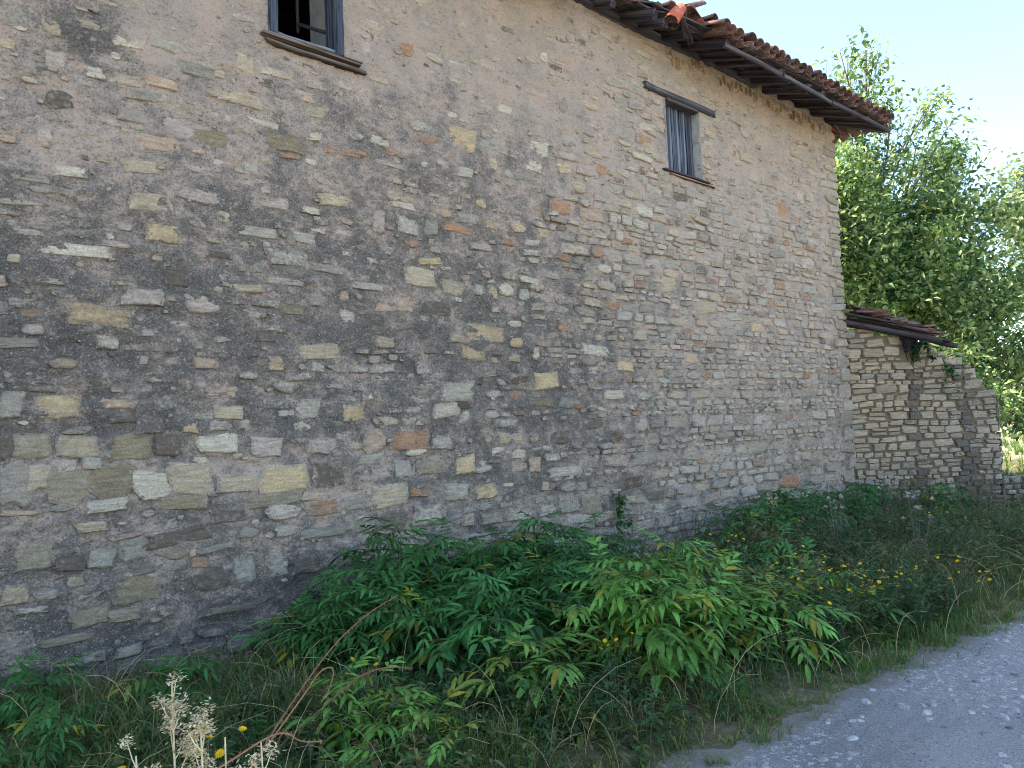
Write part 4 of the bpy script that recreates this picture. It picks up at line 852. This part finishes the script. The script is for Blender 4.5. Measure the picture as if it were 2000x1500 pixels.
def flower_plant(label, x, y, h, n, spread, seed, c=(70, 96, 56), fs=1.0, z0=None):
    r = random.Random(seed); z = float(verge_z(np.array([x]), np.array([y]))[0]) if z0 is None else z0
    root = tag(empty('yellow_flower_plant', (x, y, z)), label, 'flower', 'yellow flowering weeds on the verge'); mb = MB()
    for k in range(n):
        a = r.uniform(0, 6.28); q = spread * math.sqrt(r.random()); hh = h * r.uniform(.72, 1.08); t = np.linspace(0, 1, 5)
        P = np.c_[math.cos(a) * q * (.25 + .75 * t), math.sin(a) * q * (.25 + .75 * t), hh * t]; mb.tube(P, np.linspace(.003, .0014, 5), 3, np.array(lin(*c)))
        for m_ in range(9):
            u = r.uniform(.1, .9); p = [np.interp(u, t, P[:, i]) for i in range(3)]; b = r.uniform(0, 6.28); L = r.uniform(.03, .06)
            mb.add(*blade(p, (math.cos(b), math.sin(b), .3), (0, 0, 1), L, L * .3, .3, 3, .2), np.array(lin(*c)) * r.uniform(.7, 1.2))
        o = obj('flower_head', FL, None, root, tuple(P[-1]), (r.uniform(-.7, .7), r.uniform(-.7, .7), a)); s = fs * r.uniform(.8, 1.25); o.scale = (s, s, s)
    obj('stems', mb.me('flower_stems'), M['weed'], root)
fp = flower_plant
fp('large yellow flower patch on the verge, densest one near the road', 5.15, -2.95, .46, 24, .22, 1, fs=.78)
fp('yellow flowers just right of the densest patch', 5.65, -3.05, .44, 18, .2, 2, fs=.78)
fp('yellow flowers just left of the densest patch', 4.85, -2.7, .52, 12, .2, 3, fs=.78)
fp('yellow flowers behind the densest patch', 5.5, -2.65, .5, 13, .22, 4, fs=.78)
fp('sparse yellow flowers above the right end of the leafy thicket', 5.3, -2.0, .6, 7, .2, 5, fs=.78)
fp('few yellow flowers low at the road edge, right of all others', 6.3, -3.25, .36, 10, .22, 6, fs=.78)
fp('scattered yellow flowers far along the verge before the outbuilding', 8.4, -2.4, .55, 7, .3, 7, fs=.78)
fp('pair of yellow flowers on a tall weed at bottom centre', 3.05, -2.72, .44, 6, .12, 8, fs=.78)
fp('tiny yellow flowers low in the weeds left of bottom centre', 2.1, -1.75, .34, 6, .14, 9, fs=.78)
fp('two yellow flowers below the bright green bush', 4.6, -3.0, .36, 6, .14, 10, fs=.78)
# ---- pale seed heads
def seedhead_plant(label, x, y, h, n, seed):
    r = random.Random(seed); z = float(verge_z(np.array([x]), np.array([y]))[0]); root = tag(empty('thistle', (x, y, z)), label, 'thistle', 'grey thistles gone to seed'); mb = MB()
    for k in range(n):
        a = r.uniform(0, 6.28); q = .2 * r.random(); hh = h * r.uniform(.7, 1.05); t = np.linspace(0, 1, 5); P = np.c_[math.cos(a) * q * t, math.sin(a) * q * t, hh * t]
        mb.tube(P, np.linspace(.004, .002, 5), 3, lin(112, 112, 92)); hd = MB()
        for m_ in range(70):
            u = r.uniform(0, 6.28); v = r.uniform(-.3, 1); c = math.sqrt(max(0, 1 - v * v)); R_ = r.uniform(.016, .03); d = np.array([c * math.cos(u), c * math.sin(u), v])
            s = np.cross(d, (0.3, .5, .8)); s = s / np.linalg.norm(s) * .0014; hd.add([d * .003 - s, d * .003 + s, d * R_ + s, d * R_ - s], (), [(0, 1, 2, 3)], np.array(lin(186, 182, 172)) * r.uniform(.8, 1.1))
        obj('seed_head', hd.me('seed_head'), M['petal'], root, tuple(P[-1]))
        for m_ in range(8):
            u = r.uniform(.1, .9); p = [np.interp(u, t, P[:, i]) for i in range(3)]; b = r.uniform(0, 6.28); L = r.uniform(.05, .1); mb.add(*blade(p, (math.cos(b), math.sin(b), .2), (0, 0, 1), L, L * .25, .3, 4, .3), np.array(lin(104, 116, 100)) * r.uniform(.7, 1.1))
    obj('stems', mb.me('thistle_stems'), M['weed'], root)
seedhead_plant('pale thistle gone to seed, left one before the wall', 7.6, -1.75, .75, 8, 1)
seedhead_plant('brownish thistle gone to seed, right one nearer the road', 7.5, -2.55, .7, 8, 2)
seedhead_plant('small grey thistle at the top edge of the thicket', 5.35, -1.75, .46, 6, 3)
seedhead_plant('pale thistle between the leafy bush and house corner', 9.6, -1.4, .7, 6, 4)
# ---- bramble canes
def cane(label, P, r0, c=(132, 88, 68), seed=0):
    r = random.Random(seed); P = np.array(P, float); t = np.linspace(0, 1, len(P)); tt = np.linspace(0, 1, 40); 
    Q = P
    for _ in range(3):
        N = [Q[0]]
        for a, b in zip(Q[:-1], Q[1:]): N += [a * .75 + b * .25, a * .25 + b * .75]
        Q = np.array(N + [Q[-1]])
    mb = MB(); mb.tube(Q - P[0], np.linspace(r0, r0 * .45, len(Q)), 6, np.array(lin(*c)))
    for k in range(60):
        q = r.randrange(1, len(Q) - 1); p = Q[q] - P[0]; a = r.uniform(0, 6.28); tan = Q[q + 1] - Q[q - 1]; tan /= np.linalg.norm(tan); s = np.cross(tan, (math.cos(a), math.sin(a), .3)); s /= np.linalg.norm(s)
        b = p + s * r0 * .8; mb.add([b + tan * r0 * .7, b - tan * r0 * .7, b + s * r0 * 2.0 - tan * r0 * .8, b + np.cross(s, tan) * r0 * .4], [(0, 1, 2), (1, 3, 2), (3, 0, 2)], (), np.array(lin(160, 116, 92)))
    o = obj('bramble_cane', mb.me('bramble_cane', True), M['stem'], None, tuple(P[0])); tag(o, label, 'bramble', 'bramble canes arching out of the verge')
def at(px, py, dist):
    d = _fw + _r2 * ((px - 1000) / 1502) - _u2 * ((py - 750) / 1502); p = EYE + d * dist; return (p.x, p.y, p.z)
cane('long reddish bramble cane slanting up across the thicket', [(1.05, -2.35, .02), at(520, 1450, 3.2), at(585, 1350, 3.35), at(650, 1260, 3.5), at(715, 1200, 3.65), at(775, 1163, 3.8)], .005, seed=1)
cane('short bramble cane arching right from the foot of the long cane', [(1.35, -1.9, .02), at(655, 1360, 3.5), at(700, 1320, 3.5), at(750, 1302, 3.55), at(805, 1305, 3.6)], .005, seed=2)
cane('bramble cane bent back beside the long cane', [(1.2, -2.1, .02), at(600, 1350, 3.4), at(625, 1308, 3.4), at(655, 1300, 3.4), at(645, 1345, 3.4), at(628, 1370, 3.4)], .004, (160, 120, 80), 3)
cane('sunlit bramble shoot curling at the bottom edge', [(.35, -3.75, .05), at(380, 1530, 1.75), at(460, 1480, 1.75), at(520, 1440, 1.8), at(560, 1428, 1.8), at(585, 1450, 1.8), at(630, 1448, 1.8)], .0028, (150, 108, 82), 4)
# ---- sunlit dry weeds close to the camera
def dry_weed(label, x, y, h, seed, nb=7, flowers=3, lean=(0, 0)):
    r = random.Random(seed); root = tag(empty('dry_weed', (x, y, 0)), label, 'weed', 'sunlit dry weeds close to the camera'); mb = MB(); cr = np.array(lin(222, 208, 172))
    t = np.linspace(0, 1, 7); Mn = np.c_[lean[0] * t ** 2 + .008 * np.sin(t * 9), lean[1] * t ** 2 + .006 * np.cos(t * 7), h * t]; mb.tube(Mn, np.linspace(.0045, .0016, 7), 5, cr * .7); hm = MB()
    for k in range(nb * 4):
        u = r.uniform(.55, .98); p = np.array([np.interp(u, t, Mn[:, i]) for i in range(3)]); a = r.uniform(0, 6.28); L = r.uniform(.03, .10) * (1.5 - u); d = np.array([math.cos(a) * .6, math.sin(a) * .6, .8]); Q = np.array([p, p + d * L * .5, p + d * L + np.array([0, 0, .01])]); mb.tube(Q, [.0015, .0012, .001], 3, cr * .8)
        for m_ in range(60):
            e = Q[-1] + np.array([r.gauss(0, .007), r.gauss(0, .007), r.gauss(0, .008)]); b = r.uniform(0, 6.28); hm.add(*blade(e, (math.cos(b), math.sin(b), r.uniform(-.3, .9)), (0, 0, 1), r.uniform(.006, .013), .004, .1, 3, .2), cr * r.uniform(.65, 1.15) if r.random() < .85 else np.array(lin(150, 130, 60)))
    obj('stems', mb.me('dry_stems'), M['stem'], root); obj('dry_heads', hm.me('dry_heads'), M['petal'], root)
    for k in range(flowers):
        u = r.uniform(.7, 1.0); p = np.array([np.interp(u, t, Mn[:, i]) for i in range(3)]); a = r.uniform(0, 6.28); e = p + np.array([math.cos(a) * .035, math.sin(a) * .035, .02]); mb2 = None
        o = obj('flower_head', FL, None, root, tuple(e), (r.uniform(-.5, .5), r.uniform(-.5, .5), 0)); s = r.uniform(.5, .75); o.scale = (s, s, s)
dry_weed('tall sunlit dry weed with cream seed heads at lower left', .50, -3.82, 1.12, 1, 10, 2, (.01, .02))
dry_weed('sunlit dry weed just right of the tall cream one', .545, -3.86, 1.06, 2, 9, 2, (.0, .01))
dry_weed('sunlit yellow flowered weed left of the tall dry one', .455, -3.80, 1.00, 3, 3, 3, (-.01, .01))
dry_weed('sunlit dry weed at the bottom edge beside the curling bramble', .64, -3.92, 1.00, 4, 6, 2, (.0, .01))
dry_weed('short sunlit yellow flowered weed nearest the bottom left corner', .42, -3.80, .965, 5, 3, 3, (-.02, .01))

dry_weed('sunlit yellow flowers between the two cream weeds at the bottom edge', .575, -3.87, 1.015, 6, 2, 5, (.01, .0))
# ---- creepers on the walls
def creeper(label, x, y, z, drop, wd, seed, n=60, ang=0.0):
    r = random.Random(seed); root = tag(empty('wall_creeper', (x, y, z), None, ang), label, 'creeper'); mb = MB(); lf = MB()
    for k in range(6):
        e = np.array([r.uniform(-wd, wd), r.uniform(-.06, -.01), -drop * r.uniform(.5, 1)]); t = np.linspace(0, 1, 6); P = np.c_[e[0] * t + .02 * np.sin(t * 8 + k), e[1] * t - .03, e[2] * t ** 1.3]; mb.tube(P, np.linspace(.004, .0015, 6), 3, lin(90, 74, 56))
        for m_ in range(n // 6):
            u = r.uniform(.1, 1); p = [np.interp(u, t, P[:, i]) for i in range(3)]; b = r.uniform(0, 6.28); L = r.uniform(.05, .09); lf.add(*blade(p, (math.cos(b), -abs(math.sin(b)) * .8 - .1, r.uniform(-.6, .3)), (0, -.3, 1), L, L * .55, .3, 4, .25), np.array(lin(54, 92, 44)) * r.uniform(.6, 1.2))
    obj('stems', mb.me('creeper_stems'), M['stem'], root); obj('leaves', lf.me('creeper_leaves'), M['leaf'], root)
def shp(s, o=-.08): n_ = np.array([AD[1], -AD[0]]); return A0[0] + AD[0] * s + n_[0] * -o * 1.0, A0[1] + AD[1] * s + n_[1] * -o * 1.0
sx, sy = shp(1.12); creeper('green creeper hanging from the gap in the outbuilding wall', sx, sy, 2.62, .38, .22, 1, 110, aang)
sx, sy = shp(1.5); creeper('small green creeper on the right of the outbuilding wall', sx, sy, 2.25, .5, .12, 2, 60, aang)
creeper('thin creeper climbing low on the house wall', 6.25, -.04, .85, .6, .14, 3, 60)
sx, sy = shp(.97, -.05); mb = MB(); r_ = random.Random(4)
for k in range(26):
    a = r_.uniform(-.09, .09); t = np.linspace(0, 1, 5); mb.tube(np.c_[a * 1.3 + .03 * np.sin(t * 5 + k), r_.uniform(-.04, .05) - .02 * t, -t * r_.uniform(.2, .48)], np.linspace(.013, .005, 5), 4, np.array(lin(40, 35, 33)))
tag(obj('dead_roots', mb.me('dead_roots', True), M['stem'], None, (sx, sy, 2.74), (0, 0, aang)), 'black dead roots hanging in the gap of the outbuilding wall', 'roots')

# ------------------------------------------------------------------ trees
def tree(name, label, base, h0, clumps, seed, c1, c2, leaf=.11, per=520, group=None, twig=True, trunk_r=.16):
    r = np.random.default_rng(seed); base = np.array(base, float); root = tag(empty(name, tuple(base)), label, 'tree', group); tb = MB(); V = []; C = []
    top_ = base + np.array([0, 0, h0]); tr = np.linspace(0, 1, 6); TP = base + np.outer(tr, [0, 0, h0]) + np.c_[.15 * np.sin(tr * 4), .12 * np.sin(tr * 3 + 1), 0 * tr]
    tb.tube(TP - base, np.linspace(trunk_r, trunk_r * .6, 6), 8, lin(96, 86, 76))
    for (cx_, cy_, cz_, rr, dn) in clumps:
        c = np.array([cx_, cy_, cz_]); st = TP[min(5, max(1, int((cz_ - base[2]) * .5 / h0 * 6)))]; mid = (st + c) / 2 + r.normal(0, .3, 3) + np.array([0, 0, .25]); t = np.linspace(0, 1, 7)[:, None]
        P = st * (1 - t) ** 2 + 2 * mid * t * (1 - t) + c * t ** 2; tb.tube(P - base, np.linspace(trunk_r * .26, .010, 7), 5, lin(92, 84, 76))
        nt = 9
        tips = []
        for k in range(nt):
            d = r.normal(0, 1, 3); d /= np.linalg.norm(d); d[2] = d[2] * .8 + .15; e = c + d * rr * r.uniform(.6, 1.05); s = P[r.integers(3, 7)]
            q = np.array([s, (s + e) / 2 + r.normal(0, .12 * rr, 3), e]); tb.tube(q - base, [.008, .005, .003], 3, lin(104, 94, 84)); tips.append((s, e))
        n = int(per * rr * rr * dn)
        k = r.integers(0, nt, n); u = r.uniform(.25, 1.08, n)[:, None]; S_ = np.array([a for a, b in tips])[k]; E_ = np.array([b for a, b in tips])[k]
        p = S_ * (1 - u) + E_ * u + r.normal(0, .24 * rr, (n, 3)) - base; V.append(p); C.append(np.full(n, r.uniform(.75, 1.25)))
    p = np.concatenate(V); m = np.concatenate(C); n = len(p); az = r.uniform(0, 6.283, n); el = r.uniform(-1.1, .5, n); roll = r.normal(0, .7, n); L = leaf * r.uniform(.65, 1.25, n); W = L * r.uniform(.42, .58, n)
    d = np.c_[np.cos(az) * np.cos(el), np.sin(az) * np.cos(el), np.sin(el)]; s0 = np.c_[-np.sin(az), np.cos(az), 0 * az]; nn = np.cross(d, s0); s = s0 * np.cos(roll)[:, None] + nn * np.sin(roll)[:, None]; nn = np.cross(d, s)
    Lc, Wc = L[:, None], W[:, None]
    Q = np.stack([p, p + d * Lc * .4 - s * Wc * .5 + nn * Wc * .12, p + d * Lc * .45, p + d * Lc * .4 + s * Wc * .5 + nn * Wc * .12, p + d * Lc - np.array([0, 0, .12]) * Lc], 1).reshape(-1, 3)
    b = np.arange(n)[:, None] * 5; f3 = np.concatenate([b + np.array(q) for q in ((0, 2, 1), (0, 3, 2), (1, 2, 4), (2, 3, 4))])
    cc = (np.array(lin(*c1)) + (np.array(lin(*c2)) - np.array(lin(*c1))) * (r.random(n) ** 1.6)[:, None]) * m[:, None]
    yl = r.random(n) < .006; cc[yl] = np.array(lin(176, 164, 80))
    obj('trunk', tb.me('trunk', True), M['bark'], root); obj('crown', mesh('crown', Q, [f3], {'Col': np.repeat(cc, 5, 0)}), M['treeleaf'], root)
    return root
def clump(px, py, dist, rr, dn=1.0): return (*at(px, py, dist), rr, dn)
r_ = random.Random(12); CL = []
for px, py, ds, rr, dn in ((1690, 78, 17.2, .4, .35), (1640, 100, 17.2, .4, .3), (1590, 160, 17, .6, .4), (1660, 130, 17.5, .55, .5), (1705, 125, 17, .6, .5), (1740, 200, 16.8, .7, .5), (1620, 220, 16.5, .7, .5), (1680, 230, 17, .8, .55), (1810, 210, 17.5, .55, .4), (1840, 190, 17.8, .45, .35), (1790, 280, 16.5, .7, .45), (1850, 250, 17.2, .6, .4),
                           (1880, 300, 17.5, .6, .6), (1660, 310, 15.8, .6, 1), (1655, 390, 15.6, .6, 1.1), (1720, 440, 16.2, .75, .9), (1790, 430, 16.8, .8, 1), (1850, 390, 16.8, .8, 1.1), (1900, 360, 17, .6, .7), (1940, 440, 17, .8, 1), (1700, 520, 15.6, .7, 1.4), (1780, 520, 16, .8, 1.5), (1860, 500, 16.2, .85, 1.5), (1930, 530, 16.4, .8, 1.2),
                           (1690, 580, 15.4, .5, 1.6), (1750, 590, 15.2, .6, 1.8), (1830, 590, 15.2, .7, 1.8), (1900, 600, 15.6, .8, 1.6), (1960, 620, 15.8, .7, 1.2), (1880, 680, 15, .6, 1.8), (1930, 700, 15.2, .7, 1.7), (1985, 720, 15.4, .7, 1.5), (1960, 790, 15.4, .55, 1.6), (2000, 810, 15.6, .5, 1.5), (2030, 640, 16, .9, 1.2), (2060, 500, 16.5, 1.0, 1.2), (2080, 720, 16, .9, 1.3), (1870, 690, 12.7, .38, 1.6), (1905, 730, 12.8, .4, 1.6), (1945, 790, 13, .4, 1.6), (1985, 800, 13.2, .4, 1.5), (1740, 300, 17.5, .6, .5), (1840, 320, 17.5, .7, .7)):
    CL.append(clump(px, py, ds, rr, dn))
    if py > 440 and ds > 14:
        c_ = Vector(CL[-1][:3])
        for q in (1.5, 3.0): CL.append((*(c_ + SUN_TO * q + Vector((r_.uniform(-.3, .5), r_.uniform(0, .5), 0))), .85, .8))  # extra clumps added towards the sun to shade the leaves in front
tree('broad_leaf_tree', 'tall broad leaved tree rising behind the house corner and outbuilding', (17.3, 2.2, 0), 5.2, CL, 5, (58, 94, 46), (178, 192, 118), .15, 1080, None, trunk_r=.17)
CL = [clump(px, py, ds, rr, dn) for px, py, ds, rr, dn in ((1985, 350, 21, .7, .6), (2010, 330, 21, .7, .7), (1985, 400, 20.5, .8, .9), (2050, 360, 21, 1.0, 1), (2080, 420, 21, 1.2, 1), (2010, 430, 20.5, .9, 1), (1950, 380, 20.5, .6, .7), (2120, 330, 22, 1.2, 1), (2000, 560, 20, .9, 1), (2090, 560, 21, 1.1, 1))]
tree('broad_leaf_tree', 'lighter tree at the right picture edge beyond the tall one', at(2060, 940, 21)[:2] + (-.06,), 4.5, CL, 6, (84, 112, 62), (176, 184, 124), .16, 900, None, trunk_r=.14)
# distant hedge trees closing the meadow
for k, (px, ds, h, lb) in enumerate(((1968, 62, 5.5, 'distant bushy tree just right of the outbuilding end'), (2030, 74, 7.5, 'taller distant tree near the right picture edge'), (2090, 66, 6.5, 'distant tree at the meadow edge, rightmost of all'))):
    x, y = at(px, 850, ds)[:2]; rr = random.Random(k); cl = [(x + rr.uniform(-2.5, 2.5), y + rr.uniform(-2.5, 2.5), h * rr.uniform(.35, .95), rr.uniform(1.3, 2.0), 1) for _ in range(9)]
    tree('distant_tree', lb, (x, y, -.06), h * .45, cl, 50 + k, (70, 96, 52), (120, 134, 76), .34, 110, 'distant trees across the meadow')
